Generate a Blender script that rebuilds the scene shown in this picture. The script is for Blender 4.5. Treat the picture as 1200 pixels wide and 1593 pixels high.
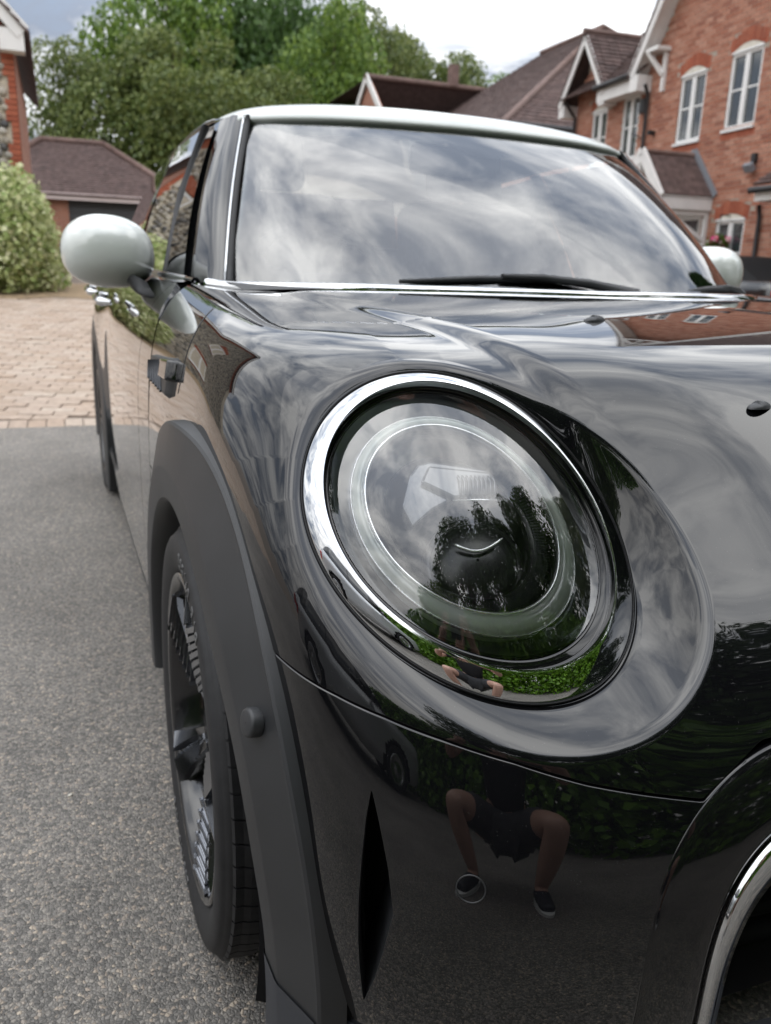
import bpy, bmesh, math, random
import numpy as np
from mathutils import Vector, Matrix, Euler

R = math.radians
rng = np.random.default_rng(7)
random.seed(7)
scene = bpy.context.scene
for _o in list(bpy.data.objects):
    bpy.data.objects.remove(_o, do_unlink=True)

# ------------------------------------------------------------------ camera, sky, sun, exposure
CAM_POS = (-.96361, -1.05885, .95684)
CAM_YAW, CAM_TILT, CAM_ROLL = .37046, .28064, .03285
def _cam_matrix():
    f = np.array([math.sin(CAM_YAW)*math.cos(CAM_TILT), math.cos(CAM_YAW)*math.cos(CAM_TILT), -math.sin(CAM_TILT)])
    r = np.array([math.cos(CAM_YAW), -math.sin(CAM_YAW), 0.0]); u = np.cross(r, f)
    c, s = math.cos(CAM_ROLL), math.sin(CAM_ROLL)
    r2 = c*r + s*u; u2 = -s*r + c*u
    m = Matrix.Identity(4)
    for i in range(3):
        m[i][0] = r2[i]; m[i][1] = u2[i]; m[i][2] = -f[i]; m[i][3] = CAM_POS[i]
    return m
cam_data = bpy.data.cameras.new('camera')
cam_data.sensor_fit = 'VERTICAL'
cam_data.sensor_height = 36.0
cam_data.lens = 36.0*1289.81/1593.0
cam_data.clip_start = .02
cam_data.clip_end = 3000.0
cam_data.dof.use_dof = True
cam_data.dof.focus_distance = .74
cam_data.dof.aperture_fstop = 8.5
cam = bpy.data.objects.new('camera', cam_data)
scene.collection.objects.link(cam)
cam.matrix_world = _cam_matrix()
scene.camera = cam

SUN_EL, SUN_AZ = R(48), R(215)      # azimuth clockwise from +Y
world = bpy.data.worlds.new('World'); scene.world = world; world.use_nodes = True
def build_world():
    nt = world.node_tree; nt.nodes.clear(); N = nt.nodes.new; L = nt.links.new
    out = N('ShaderNodeOutputWorld'); bg = N('ShaderNodeBackground'); bg.inputs['Strength'].default_value = .1
    sky = N('ShaderNodeTexSky'); sky.sky_type = 'NISHITA'; sky.sun_disc = False
    sky.sun_elevation = SUN_EL; sky.sun_rotation = SUN_AZ; sky.air_density = 1.0; sky.dust_density = 2.0
    tc = N('ShaderNodeTexCoord')
    # cloud deck: project the view direction on a flat layer overhead
    sep = N('ShaderNodeSeparateXYZ'); L(tc.outputs['Generated'], sep.inputs[0])
    zc = N('ShaderNodeMath'); zc.operation = 'MAXIMUM'; L(sep.outputs['Z'], zc.inputs[0]); zc.inputs[1].default_value = 0.0
    za = N('ShaderNodeMath'); za.operation = 'ADD'; L(zc.outputs[0], za.inputs[0]); za.inputs[1].default_value = .16
    dx = N('ShaderNodeMath'); dx.operation = 'DIVIDE'; L(sep.outputs['X'], dx.inputs[0]); L(za.outputs[0], dx.inputs[1])
    dy = N('ShaderNodeMath'); dy.operation = 'DIVIDE'; L(sep.outputs['Y'], dy.inputs[0]); L(za.outputs[0], dy.inputs[1])
    cb = N('ShaderNodeCombineXYZ'); L(dx.outputs[0], cb.inputs[0]); L(dy.outputs[0], cb.inputs[1])
    n1 = N('ShaderNodeTexNoise'); n1.inputs['Scale'].default_value = 2.3; n1.inputs['Detail'].default_value = 9; n1.inputs['Roughness'].default_value = .58; n1.inputs['Distortion'].default_value = .5
    L(cb.outputs[0], n1.inputs['Vector'])
    n2 = N('ShaderNodeTexNoise'); n2.inputs['Scale'].default_value = .45; n2.inputs['Detail'].default_value = 4; n2.inputs['Roughness'].default_value = .5
    mp = N('ShaderNodeMapping'); mp.inputs['Location'].default_value = (3.1, 1.7, 0); L(cb.outputs[0], mp.inputs[0]); L(mp.outputs[0], n2.inputs['Vector'])
    ramp = N('ShaderNodeValToRGB'); e = ramp.color_ramp.elements
    e[0].position = .39; e[0].color = (2.7, 3.1, 3.85, 1); e[1].position = .61; e[1].color = (9.8, 9.9, 10.0, 1)
    m = ramp.color_ramp.elements.new(.49); m.color = (5.7, 5.95, 6.4, 1)
    L(n1.outputs['Fac'], ramp.inputs['Fac'])
    r2 = N('ShaderNodeMapRange'); r2.inputs['From Min'].default_value = .30; r2.inputs['From Max'].default_value = .70
    r2.inputs['To Min'].default_value = .62; r2.inputs['To Max'].default_value = 1.25; L(n2.outputs['Fac'], r2.inputs['Value'])
    mul = N('ShaderNodeMixRGB'); mul.blend_type = 'MULTIPLY'; mul.inputs['Fac'].default_value = 1
    L(ramp.outputs['Color'], mul.inputs['Color1']); L(r2.outputs['Result'], mul.inputs['Color2'])
    zf = N('ShaderNodeMath'); zf.operation = 'MULTIPLY_ADD'; zf.inputs[1].default_value = 2.15; zf.inputs[2].default_value = .36; L(zc.outputs[0], zf.inputs[0])   # an overcast sky is brighter overhead
    mul2 = N('ShaderNodeMixRGB'); mul2.blend_type = 'MULTIPLY'; mul2.inputs['Fac'].default_value = 1; L(mul.outputs['Color'], mul2.inputs['Color1']); L(zf.outputs[0], mul2.inputs['Color2']); mul = mul2
    # thin places let a little of the blue sky through
    cov = N('ShaderNodeMapRange'); cov.inputs['From Min'].default_value = .25; cov.inputs['From Max'].default_value = .40
    cov.inputs['To Min'].default_value = .72; cov.inputs['To Max'].default_value = 1.0; L(n1.outputs['Fac'], cov.inputs['Value'])
    mix = N('ShaderNodeMixRGB'); L(cov.outputs['Result'], mix.inputs['Fac']); L(sky.outputs['Color'], mix.inputs['Color1']); L(mul.outputs['Color'], mix.inputs['Color2'])
    L(mix.outputs['Color'], bg.inputs['Color']); L(bg.outputs[0], out.inputs['Surface'])
build_world()

sun_data = bpy.data.lights.new('sun', 'SUN'); sun_data.energy = .8; sun_data.angle = R(150); sun_data.color = (1.0, .95, .88)
sun = bpy.data.objects.new('sun', sun_data); scene.collection.objects.link(sun)
_sd = Vector((math.sin(SUN_AZ)*math.cos(SUN_EL), math.cos(SUN_AZ)*math.cos(SUN_EL), math.sin(SUN_EL)))
sun.rotation_euler = _sd.to_track_quat('Z', 'Y').to_euler()
scene.view_settings.view_transform = 'Standard'
scene.view_settings.look = 'None'
scene.view_settings.exposure = 1.02
scene.view_settings.gamma = 1.0
scene.view_settings.use_curve_mapping = False
scene.cycles.max_bounces = 10
scene.cycles.glossy_bounces = 5
scene.cycles.transmission_bounces = 8
scene.cycles.transparent_max_bounces = 12
scene.cycles.caustics_reflective = False
scene.cycles.caustics_refractive = False

# ------------------------------------------------------------------ materials
MATS = {}
def mat(name, color=(.5, .5, .5), rough=.5, metal=0.0, coat=0.0, spec=.5, ior=1.5, noise=None, bump=None, alpha=None, emit=None, coat_ior=1.5):
    """noise=(scale, amount, detail): value variation of the base colour; bump=(scale, strength, distance)"""
    if name in MATS: return MATS[name]
    m = bpy.data.materials.new(name); m.use_nodes = True; nt = m.node_tree; b = nt.nodes['Principled BSDF']
    b.inputs['Base Color'].default_value = (*color, 1); b.inputs['Roughness'].default_value = rough; b.inputs['Metallic'].default_value = metal
    b.inputs['Coat Weight'].default_value = coat; b.inputs['Coat Roughness'].default_value = .02; b.inputs['Coat IOR'].default_value = coat_ior; b.inputs['Specular IOR Level'].default_value = spec; b.inputs['IOR'].default_value = ior
    tc = nt.nodes.new('ShaderNodeTexCoord')
    if noise:
        n = nt.nodes.new('ShaderNodeTexNoise'); n.inputs['Scale'].default_value = noise[0]; n.inputs['Detail'].default_value = noise[2] if len(noise) > 2 else 5
        nt.links.new(tc.outputs['Object'], n.inputs['Vector'])
        mr = nt.nodes.new('ShaderNodeMapRange'); mr.inputs['From Min'].default_value = .3; mr.inputs['From Max'].default_value = .7
        mr.inputs['To Min'].default_value = 1-noise[1]; mr.inputs['To Max'].default_value = 1+noise[1]; nt.links.new(n.outputs['Fac'], mr.inputs['Value'])
        mx = nt.nodes.new('ShaderNodeMixRGB'); mx.blend_type = 'MULTIPLY'; mx.inputs['Fac'].default_value = 1; mx.inputs['Color1'].default_value = (*color, 1)
        nt.links.new(mr.outputs['Result'], mx.inputs['Color2']); nt.links.new(mx.outputs['Color'], b.inputs['Base Color'])
    if bump:
        n = nt.nodes.new('ShaderNodeTexNoise'); n.inputs['Scale'].default_value = bump[0]; n.inputs['Detail'].default_value = 4
        nt.links.new(tc.outputs['Object'], n.inputs['Vector'])
        bp = nt.nodes.new('ShaderNodeBump'); bp.inputs['Strength'].default_value = bump[1]; bp.inputs['Distance'].default_value = bump[2] if len(bump) > 2 else .002
        nt.links.new(n.outputs['Fac'], bp.inputs['Height']); nt.links.new(bp.outputs['Normal'], b.inputs['Normal'])
    if emit:
        b.inputs['Emission Color'].default_value = (*emit[0], 1); b.inputs['Emission Strength'].default_value = emit[1]
    MATS[name] = m
    return m

def island_mat(name, colors, rough=.8, bump=None, gain=.74, spec=.3, fine=None):
    """colour varies by piece: random per object and per mesh island"""
    if name in MATS: return MATS[name]
    m = bpy.data.materials.new(name); m.use_nodes = True; nt = m.node_tree; b = nt.nodes['Principled BSDF']; L = nt.links.new
    b.inputs['Roughness'].default_value = rough; b.inputs['Specular IOR Level'].default_value = spec
    g = nt.nodes.new('ShaderNodeNewGeometry'); oi = nt.nodes.new('ShaderNodeObjectInfo')
    ad = nt.nodes.new('ShaderNodeMath'); ad.operation = 'ADD'; L(g.outputs['Random Per Island'], ad.inputs[0]); L(oi.outputs['Random'], ad.inputs[1])
    fr = nt.nodes.new('ShaderNodeMath'); fr.operation = 'FRACT'; L(ad.outputs[0], fr.inputs[0])
    rp = nt.nodes.new('ShaderNodeValToRGB'); rp.color_ramp.interpolation = 'LINEAR'
    els = rp.color_ramp.elements
    while len(els) < len(colors): els.new(.5)
    for i, c in enumerate(colors):
        els[i].position = i/(len(colors)-1); els[i].color = (*[q*gain for q in c], 1)
    L(fr.outputs[0], rp.inputs['Fac'])
    src = rp.outputs['Color']
    tc = nt.nodes.new('ShaderNodeTexCoord')
    if fine:
        n = nt.nodes.new('ShaderNodeTexNoise'); n.inputs['Scale'].default_value = fine[0]; n.inputs['Detail'].default_value = 4; L(g.outputs['Position'], n.inputs['Vector'])
        mr = nt.nodes.new('ShaderNodeMapRange'); mr.inputs['From Min'].default_value = .3; mr.inputs['From Max'].default_value = .7; mr.inputs['To Min'].default_value = 1-fine[1]; mr.inputs['To Max'].default_value = 1+fine[1]
        L(n.outputs['Fac'], mr.inputs['Value'])
        mx = nt.nodes.new('ShaderNodeMixRGB'); mx.blend_type = 'MULTIPLY'; mx.inputs['Fac'].default_value = 1; L(src, mx.inputs['Color1']); L(mr.outputs['Result'], mx.inputs['Color2']); src = mx.outputs['Color']
    L(src, b.inputs['Base Color'])
    if bump:
        n = nt.nodes.new('ShaderNodeTexNoise'); n.inputs['Scale'].default_value = bump[0]; L(g.outputs['Position'], n.inputs['Vector'])
        bp = nt.nodes.new('ShaderNodeBump'); bp.inputs['Strength'].default_value = bump[1]; bp.inputs['Distance'].default_value = .004
        L(n.outputs['Fac'], bp.inputs['Height']); L(bp.outputs['Normal'], b.inputs['Normal'])
    MATS[name] = m
    return m

def leaf_mat(name, colors, trans=.35, rough=.5):
    if name in MATS: return MATS[name]
    m = island_mat(name, colors, rough=rough, spec=.35, gain=1.0)
    nt = m.node_tree; b = nt.nodes['Principled BSDF']; L = nt.links.new; out = nt.nodes['Material Output']
    src = b.inputs['Base Color'].links[0].from_socket
    tr = nt.nodes.new('ShaderNodeBsdfTranslucent'); L(src, tr.inputs['Color'])
    mx = nt.nodes.new('ShaderNodeMixShader'); mx.inputs[0].default_value = trans; L(b.outputs[0], mx.inputs[1]); L(tr.outputs[0], mx.inputs[2]); L(mx.outputs[0], out.inputs['Surface'])
    return m

def clear_glass(name, tint=(.9, .95, .93), ior=1.5, boost=1.0, rough=0.0):
    """thin clear sheet: Fresnel reflection over tinted see-through"""
    if name in MATS: return MATS[name]
    m = bpy.data.materials.new(name); m.use_nodes = True; nt = m.node_tree; nt.nodes.clear(); N = nt.nodes.new; L = nt.links.new
    out = N('ShaderNodeOutputMaterial'); fr = N('ShaderNodeFresnel'); fr.inputs['IOR'].default_value = ior
    ml = N('ShaderNodeMath'); ml.operation = 'MULTIPLY'; ml.inputs[1].default_value = boost; ml.use_clamp = True; L(fr.outputs[0], ml.inputs[0])
    t = N('ShaderNodeBsdfTransparent'); t.inputs['Color'].default_value = (*tint, 1)
    g = N('ShaderNodeBsdfGlossy'); g.inputs['Roughness'].default_value = rough; g.inputs['Color'].default_value = (1, 1, 1, 1)
    mx = N('ShaderNodeMixShader'); L(ml.outputs[0], mx.inputs[0]); L(t.outputs[0], mx.inputs[1]); L(g.outputs[0], mx.inputs[2]); L(mx.outputs[0], out.inputs['Surface'])
    MATS[name] = m
    return m

# ------------------------------------------------------------------ mesh helpers
def mesh_of(name, verts, faces, smooth=True, sharp=None):
    me = bpy.data.meshes.new(name)
    me.from_pydata([tuple(map(float, v)) for v in verts], [], [tuple(map(int, f)) for f in faces])
    if smooth: me.polygons.foreach_set('use_smooth', [True]*len(me.polygons))
    me.update()
    return me
def put(name, me, m=None, parent=None, loc=None, rot=None, scale=None):
    o = bpy.data.objects.new(name, me); scene.collection.objects.link(o)
    if m is not None and me is not None and len(me.materials) == 0: me.materials.append(m)
    if parent is not None: o.parent = parent
    if loc is not None: o.location = loc
    if rot is not None: o.rotation_euler = rot
    if scale is not None: o.scale = scale
    return o
def add(name, verts, faces, m, parent=None, smooth=True, **k):
    return put(name, mesh_of(name, verts, faces, smooth), m, parent, **k)
def empty(name, loc=(0, 0, 0), rot=(0, 0, 0), parent=None):
    o = bpy.data.objects.new(name, None); scene.collection.objects.link(o); o.location = loc; o.rotation_euler = rot
    o.empty_display_size = .2
    if parent is not None: o.parent = parent
    return o
def tag(o, label=None, cat=None, group=None, kind=None):
    if label: o['label'] = label
    if cat: o['category'] = cat
    if group: o['group'] = group
    if kind: o['kind'] = kind
    return o
def grid_faces(n, m, closed_u=False, closed_v=False, flip=False, off=0):
    f = []
    for i in range(n if closed_u else n-1):
        for j in range(m if closed_v else m-1):
            a = i*m+j; b = i*m+(j+1) % m; c = ((i+1) % n)*m+(j+1) % m; d = ((i+1) % n)*m+j
            f.append((off+a, off+d, off+c, off+b) if flip else (off+a, off+b, off+c, off+d))
    return f
class MB:
    """collects simple shapes for one mesh"""
    def __init__(s): s.v = []; s.f = []
    def grid(s, P, closed_u=False, closed_v=False, flip=False):
        P = np.asarray(P, float); n, m = P.shape[:2]; o = len(s.v)
        s.v += [tuple(p) for p in P.reshape(-1, 3)]; s.f += grid_faces(n, m, closed_u, closed_v, flip, o); return s
    def box(s, c, size, M=None):
        c = np.array(c, float); h = np.array(size, float)/2; o = len(s.v)
        for k in range(8):
            p = np.array([h[0]*(1 if k & 1 else -1), h[1]*(1 if k & 2 else -1), h[2]*(1 if k & 4 else -1)])
            if M is not None: p = np.array(M) @ p
            s.v.append(tuple(c+p))
        for f in ((0, 2, 3, 1), (4, 5, 7, 6), (0, 1, 5, 4), (2, 6, 7, 3), (0, 4, 6, 2), (1, 3, 7, 5)): s.f.append(tuple(o+i for i in f))
        return s
    def prism(s, poly, d, axis_fn):
        """poly: list of 2D pts; axis_fn(a,b,t) -> 3D; t in d"""
        n = len(poly); o = len(s.v)
        for t in d: s.v += [tuple(axis_fn(a, b, t)) for a, b in poly]
        for i in range(n): s.f.append((o+i, o+(i+1) % n, o+n+(i+1) % n, o+n+i))
        s.f.append(tuple(o+i for i in reversed(range(n)))); s.f.append(tuple(o+n+i for i in range(n)))
        return s
    def tube(s, pts, rad, k=8, cap=True):
        pts = np.asarray(pts, float); n = len(pts); rad = np.broadcast_to(np.asarray(rad, float), (n,)); o = len(s.v)
        up = np.array([.13, .27, .95])
        for i in range(n):
            t = pts[min(i+1, n-1)]-pts[max(i-1, 0)]; t /= np.linalg.norm(t)+1e-12
            a = np.cross(t, up); a /= np.linalg.norm(a)+1e-12; b = np.cross(t, a)
            for j in range(k):
                q = 2*math.pi*j/k; s.v.append(tuple(pts[i]+rad[i]*(math.cos(q)*a+math.sin(q)*b)))
        s.f += grid_faces(n, k, False, True, False, o)
        if cap:
            s.f.append(tuple(o+j for j in range(k))); s.f.append(tuple(o+(n-1)*k+j for j in reversed(range(k))))
        return s
    def lathe(s, prof, k=32, M=None, closed=False):
        """prof: (r, z) pairs revolved about local z; M 4x4 array"""
        o = len(s.v); n = len(prof)
        for r, z in prof:
            for j in range(k):
                q = 2*math.pi*j/k; p = np.array([r*math.cos(q), r*math.sin(q), z, 1.0])
                if M is not None: p = np.array(M) @ p
                s.v.append(tuple(p[:3]))
        s.f += grid_faces(n, k, closed, True, False, o)
        return s
    def mesh(s, name, smooth=False): return mesh_of(name, s.v, s.f, smooth)
    def build(s, name, m, parent=None, smooth=False, **k): return put(name, s.mesh(name, smooth), m, parent, **k)
def bevel(o, w=.004, seg=2, angle=35):
    b = o.modifiers.new('bevel', 'BEVEL'); b.width = w; b.segments = seg; b.limit_method = 'ANGLE'; b.angle_limit = R(angle); b.harden_normals = False
    return o
def sharp(o, deg=35):
    me = o.data
    me.polygons.foreach_set('use_smooth', [True]*len(me.polygons))
    try: me.set_sharp_from_angle(angle=R(deg))
    except Exception: pass
    return o
def rotz(a):
    c, s = math.cos(a), math.sin(a); return np.array([[c, -s, 0], [s, c, 0], [0, 0, 1.0]])
# ------------------------------------------------------------------ the car: front body as one smooth master surface
def bbasis(n, ts, p=3):
    kn = np.concatenate([np.zeros(p), np.linspace(0, 1, n-p+1), np.ones(p)])
    ts = np.clip(np.asarray(ts, float), 0, 1-1e-9); B = np.zeros((len(ts), n+p))
    for i in range(n+p):
        B[:, i] = (ts >= kn[i]) & (ts < kn[i+1])
    for q in range(1, p+1):
        Nn = np.zeros((len(ts), n+p-q))
        for i in range(n+p-q):
            d1 = kn[i+q]-kn[i]; d2 = kn[i+q+1]-kn[i+1]
            if d1 > 0: Nn[:, i] += (ts-kn[i])/d1*B[:, i]
            if d2 > 0: Nn[:, i] += (kn[i+q+1]-ts)/d2*B[:, i+1]
        B = Nn
    return B[:, :n]
def greville(n, p=3):
    kn = np.concatenate([np.zeros(p), np.linspace(0, 1, n-p+1), np.ones(p)])
    return np.array([kn[i+1:i+1+p].mean() for i in range(n)])
class Surf:
    """cubic B-spline patch through a table of points D[row t][column s]"""
    def __init__(self, D, lam=1.0):
        D = np.asarray(D, float); self.nt, self.ns = D.shape[:2]
        self.gt, self.gs = greville(self.nt), greville(self.ns)
        At = np.linalg.inv(bbasis(self.nt, self.gt)); As = np.linalg.inv(bbasis(self.ns, self.gs))
        C = np.einsum('ij,jkd,lk->ild', At, D, As)
        self.C = lam*C+(1-lam)*D
    def __call__(self, ts, ss):
        return np.einsum('ij,jkd,lk->ild', bbasis(self.nt, ts), self.C, bbasis(self.ns, ss))
FRONT = [  # rows from under the bumper up over the bonnet to the windscreen; columns from the middle round to the door (car's right side)
 [(0,-0.635,0.185),(-0.22,-0.63,0.185),(-0.42,-0.605,0.185),(-0.578,-0.558,0.185),(-0.685,-0.497,0.185),(-0.75,-0.418,0.185),(-0.786,-0.31,0.185),(-0.805,-0.12,0.185),(-0.815,0.12,0.185),(-0.818,0.45,0.185)],
 [(0,-0.672,0.32),(-0.22,-0.666,0.32),(-0.425,-0.64,0.32),(-0.592,-0.592,0.32),(-0.706,-0.527,0.32),(-0.773,-0.443,0.32),(-0.802,-0.318,0.32),(-0.818,-0.12,0.32),(-0.826,0.12,0.32),(-0.828,0.45,0.32)],
 [(0,-0.676,0.47),(-0.22,-0.67,0.47),(-0.425,-0.645,0.47),(-0.595,-0.597,0.47),(-0.71,-0.531,0.47),(-0.778,-0.446,0.47),(-0.808,-0.32,0.47),(-0.824,-0.12,0.47),(-0.832,0.12,0.47),(-0.834,0.45,0.47)],
 [(0,-0.645,0.6),(-0.22,-0.64,0.6),(-0.42,-0.616,0.597),(-0.586,-0.572,0.597),(-0.7,-0.511,0.6),(-0.772,-0.43,0.605),(-0.806,-0.316,0.61),(-0.823,-0.12,0.612),(-0.832,0.12,0.612),(-0.835,0.45,0.612)],
 [(0,-0.579,0.7),(-0.22,-0.572,0.699),(-0.42,-0.549,0.694),(-0.575,-0.5144,0.69),(-0.688,-0.464,0.69),(-0.764,-0.39,0.694),(-0.802,-0.288,0.697),(-0.818,-0.12,0.7),(-0.828,0.12,0.702),(-0.833,0.45,0.704)],
 [(0,-0.482,0.778),(-0.22,-0.474,0.776),(-0.415,-0.45,0.77),(-0.567,-0.4232,0.7728),(-0.674,-0.388,0.781),(-0.747,-0.322,0.783),(-0.787,-0.228,0.785),(-0.81,-0.085,0.786),(-0.817,0.13,0.79),(-0.825,0.45,0.795)],
 [(0,-0.373,0.852),(-0.22,-0.368,0.852),(-0.405,-0.35,0.853),(-0.545,-0.3308,0.8592),(-0.645,-0.304,0.867),(-0.714,-0.25,0.867),(-0.756,-0.16,0.863),(-0.782,-0.01,0.861),(-0.796,0.18,0.863),(-0.803,0.47,0.87)],
 [(0,-0.2,0.902),(-0.21,-0.195,0.9),(-0.375,-0.177,0.898),(-0.5,-0.155,0.899),(-0.585,-0.117,0.899),(-0.648,-0.062,0.899),(-0.692,0.015,0.899),(-0.722,0.128,0.902),(-0.745,0.28,0.906),(-0.762,0.52,0.914)],
 [(0,0.08,0.918),(-0.2,0.085,0.917),(-0.355,0.104,0.916),(-0.46,0.132,0.915),(-0.53,0.168,0.915),(-0.58,0.212,0.915),(-0.623,0.268,0.915),(-0.66,0.345,0.916),(-0.693,0.44,0.919),(-0.727,0.595,0.925)],
 [(0,0.36,0.92),(-0.2,0.37,0.921),(-0.345,0.392,0.921),(-0.437,0.422,0.921),(-0.498,0.455,0.92),(-0.545,0.492,0.919),(-0.587,0.535,0.918),(-0.627,0.583,0.917),(-0.663,0.634,0.917),(-0.7,0.7,0.921)],
]
LAMP_C = np.array([-0.62503, -0.40470, 0.73576])
LAMP_A = np.array([0.95697, -0.29017, 0.0]); LAMP_A /= np.linalg.norm(LAMP_A)
LAMP_N = np.array([-0.23143, -0.76326, 0.60321]); LAMP_N /= np.linalg.norm(LAMP_N)
LAMP_B = np.cross(LAMP_N, LAMP_A)
LAMP_RA, LAMP_ASP, LAMP_BEND, LAMP_ROLL = 0.1337, 1.3652, 1.1287, 0.7246
def lamp_local(P):
    d = P-LAMP_C; X = d @ LAMP_A; Y = d @ LAMP_B
    h = d @ LAMP_N+LAMP_BEND*X*X
    c, s = math.cos(LAMP_ROLL), math.sin(LAMP_ROLL)
    xp = X*c+Y*s; yp = -X*s+Y*c
    rho = np.sqrt((xp/LAMP_RA)**2+(yp/(LAMP_RA*LAMP_ASP))**2)
    return rho, np.arctan2(yp/(LAMP_RA*LAMP_ASP), xp/LAMP_RA), h
def lamp_point(rho, ang, h, dx=0.0, dy=0.0, asp=LAMP_ASP, bend=LAMP_BEND):
    xp = rho*np.cos(ang)*LAMP_RA; yp = rho*np.sin(ang)*LAMP_RA*asp
    c, s = math.cos(LAMP_ROLL), math.sin(LAMP_ROLL)
    X = xp*c-yp*s+dx; Y = xp*s+yp*c+dy
    return LAMP_C+X[..., None]*LAMP_A+Y[..., None]*LAMP_B+(h-bend*X*X)[..., None]*LAMP_N
def smooth5(x):
    x = np.clip(x, 0, 1); return x*x*x*(x*(6*x-15)+10)
front = Surf(FRONT)
_LA = np.radians(np.arange(0, 361, 15))
_LH = np.array([.0211, .0141, .0089, .0067, .0085, .0142, .0175, .0159, .0115, .0109, .0146, .0199, .0242, .028, .0321, .0375, .0451, .0537, .0624, .0684, .0666, .0575, .0427, .0296, .0211])
_LD = np.array([.010, .007, .005, .004, .004, .004, .004, .004, .004, .004, .005, .006, .008, .012, .017, .023, .030, .038, .045, .050, .048, .040, .028, .017, .010])
def body_detail(P):
    """headlamp surround rolling in, and the raised middle of the bonnet"""
    sh = P.shape; P = P.reshape(-1, 3).copy()
    # raised middle of the bonnet
    y = P[:, 1]; edge = np.interp(y, [-.62, -.50, -.34, -.25, -.11, 0.03, .35, .7], [-.40, -.44, -.505, -.54, -.570, -.592, -.60, -.62])
    dist = (-P[:, 0])-(-edge)
    up = smooth5((P[:, 2]-.70)/.12)*(1-smooth5((y-.30)/.14))
    P[:, 2] += .007*up*(1-smooth5((dist+.026)/.056))
    rho, ang, h = lamp_local(P)
    d = P-LAMP_C; X = d @ LAMP_A; Y = d @ LAMP_B
    lip = 1.29-.17*smooth5(.5-.5*(X*.62-Y*.78)/np.sqrt(X*X+Y*Y+1e-9))
    sink = np.interp(np.mod(ang, 2*np.pi), _LA, _LH-_LD)
    dip = sink*(1-smooth5((rho-1.0)/1.25))*((np.abs(h) < .13) & (rho < 2.4) & (P[:, 0] < 0)); P -= dip[:, None]*LAMP_N; h = h-dip
    near_ = (np.abs(h) < .11) & (rho < 1.9) & (P[:, 0] < 0)
    x = (rho-1.012)/(lip-1.012); e = .14
    g = np.where(x < 1-e, x, np.where(x > 1+e, 1.0, 1-(1+e-x)**2/(4*e)))
    w = (1-np.clip(g, 0, 1))*near_
    P += (w*(-.002-h))[:, None]*LAMP_N
    return P.reshape(sh)
M_PAINT = mat('black_car_paint', (.0035, .0036, .0042), rough=.03, coat=1.0, spec=.08, ior=1.5, coat_ior=1.53)
def add_dust(m, amount=.05, scale=420):
    nt = m.node_tree; b = nt.nodes['Principled BSDF']; N = nt.nodes.new; L = nt.links.new
    g = N('ShaderNodeNewGeometry'); v = N('ShaderNodeTexVoronoi'); v.inputs['Scale'].default_value = scale; L(g.outputs['Position'], v.inputs['Vector'])
    lt = N('ShaderNodeMath'); lt.operation = 'LESS_THAN'; lt.inputs[1].default_value = .17; L(v.outputs['Distance'], lt.inputs[0])
    sp = N('ShaderNodeSeparateColor'); L(v.outputs['Color'], sp.inputs[0]); gt = N('ShaderNodeMath'); gt.operation = 'GREATER_THAN'; gt.inputs[1].default_value = .86; L(sp.outputs[0], gt.inputs[0])
    n = N('ShaderNodeTexNoise'); n.inputs['Scale'].default_value = 7; L(g.outputs['Position'], n.inputs['Vector'])
    a = N('ShaderNodeMath'); a.operation = 'MULTIPLY'; L(lt.outputs[0], a.inputs[0]); L(gt.outputs[0], a.inputs[1]); a2 = N('ShaderNodeMath'); a2.operation = 'MULTIPLY'; L(a.outputs[0], a2.inputs[0]); L(n.outputs['Fac'], a2.inputs[1])
    mx = N('ShaderNodeMixRGB'); L(a2.outputs[0], mx.inputs['Fac']); mx.inputs['Color1'].default_value = b.inputs['Base Color'].default_value; mx.inputs['Color2'].default_value = (amount, amount, amount*.95, 1); L(mx.outputs['Color'], b.inputs['Base Color'])
add_dust(M_PAINT)
M_TRIM = mat('matt_black_plastic', (.018, .019, .021), rough=.46, spec=.5, noise=(9, .22), bump=(1400, .25, .0006))
M_LOWER = mat('lower_apron_plastic', (.027, .030, .037), rough=.5, spec=.45, bump=(900, .12, .0006))
M_GLOSS = mat('gloss_black_plastic', (.004, .004, .0045), rough=.06, coat=.5, spec=.3)
M_CHROME = mat('chrome', (.64, .65, .66), rough=.025, metal=1.0)
M_SATIN = mat('satin_metal', (.55, .56, .57), rough=.22, metal=1.0)
M_DARK = mat('dark_cavity', (.006, .006, .007), rough=.8, spec=.2)
M_SEAL = mat('black_rubber_seal', (.010, .010, .011), rough=.55, spec=.35)
M_SILVER = mat('pale_silver_paint', (.50, .525, .50), rough=.38, metal=.0, coat=.7)
M_SCREEN = clear_glass('windscreen_glass', (.76, .85, .83), 2.0, 1.15)
M_SIDEGLASS = clear_glass('side_window_glass', (.10, .11, .11), 1.9, 1.8)
M_LENS = clear_glass('lamp_lens', (.95, .96, .96), 1.65, 1.6)
M_TYRE = mat('tyre_rubber', (.013, .013, .014), rough=.62, spec=.35, noise=(60, .25))
M_TEXT = mat('tyre_lettering_rubber', (.12, .12, .12), rough=.6, spec=.3)
M_RIM = mat('gloss_black_wheel_paint', (.006, .006, .007), rough=.16, coat=.35)
M_RIB = mat('machined_wheel_metal', (.27, .28, .30), rough=.22, metal=1.0)

car = empty('hatchback_car')
tag(car, 'glossy black hatchback with pale silver roof and mirror caps, filling the foreground', 'car')

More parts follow.
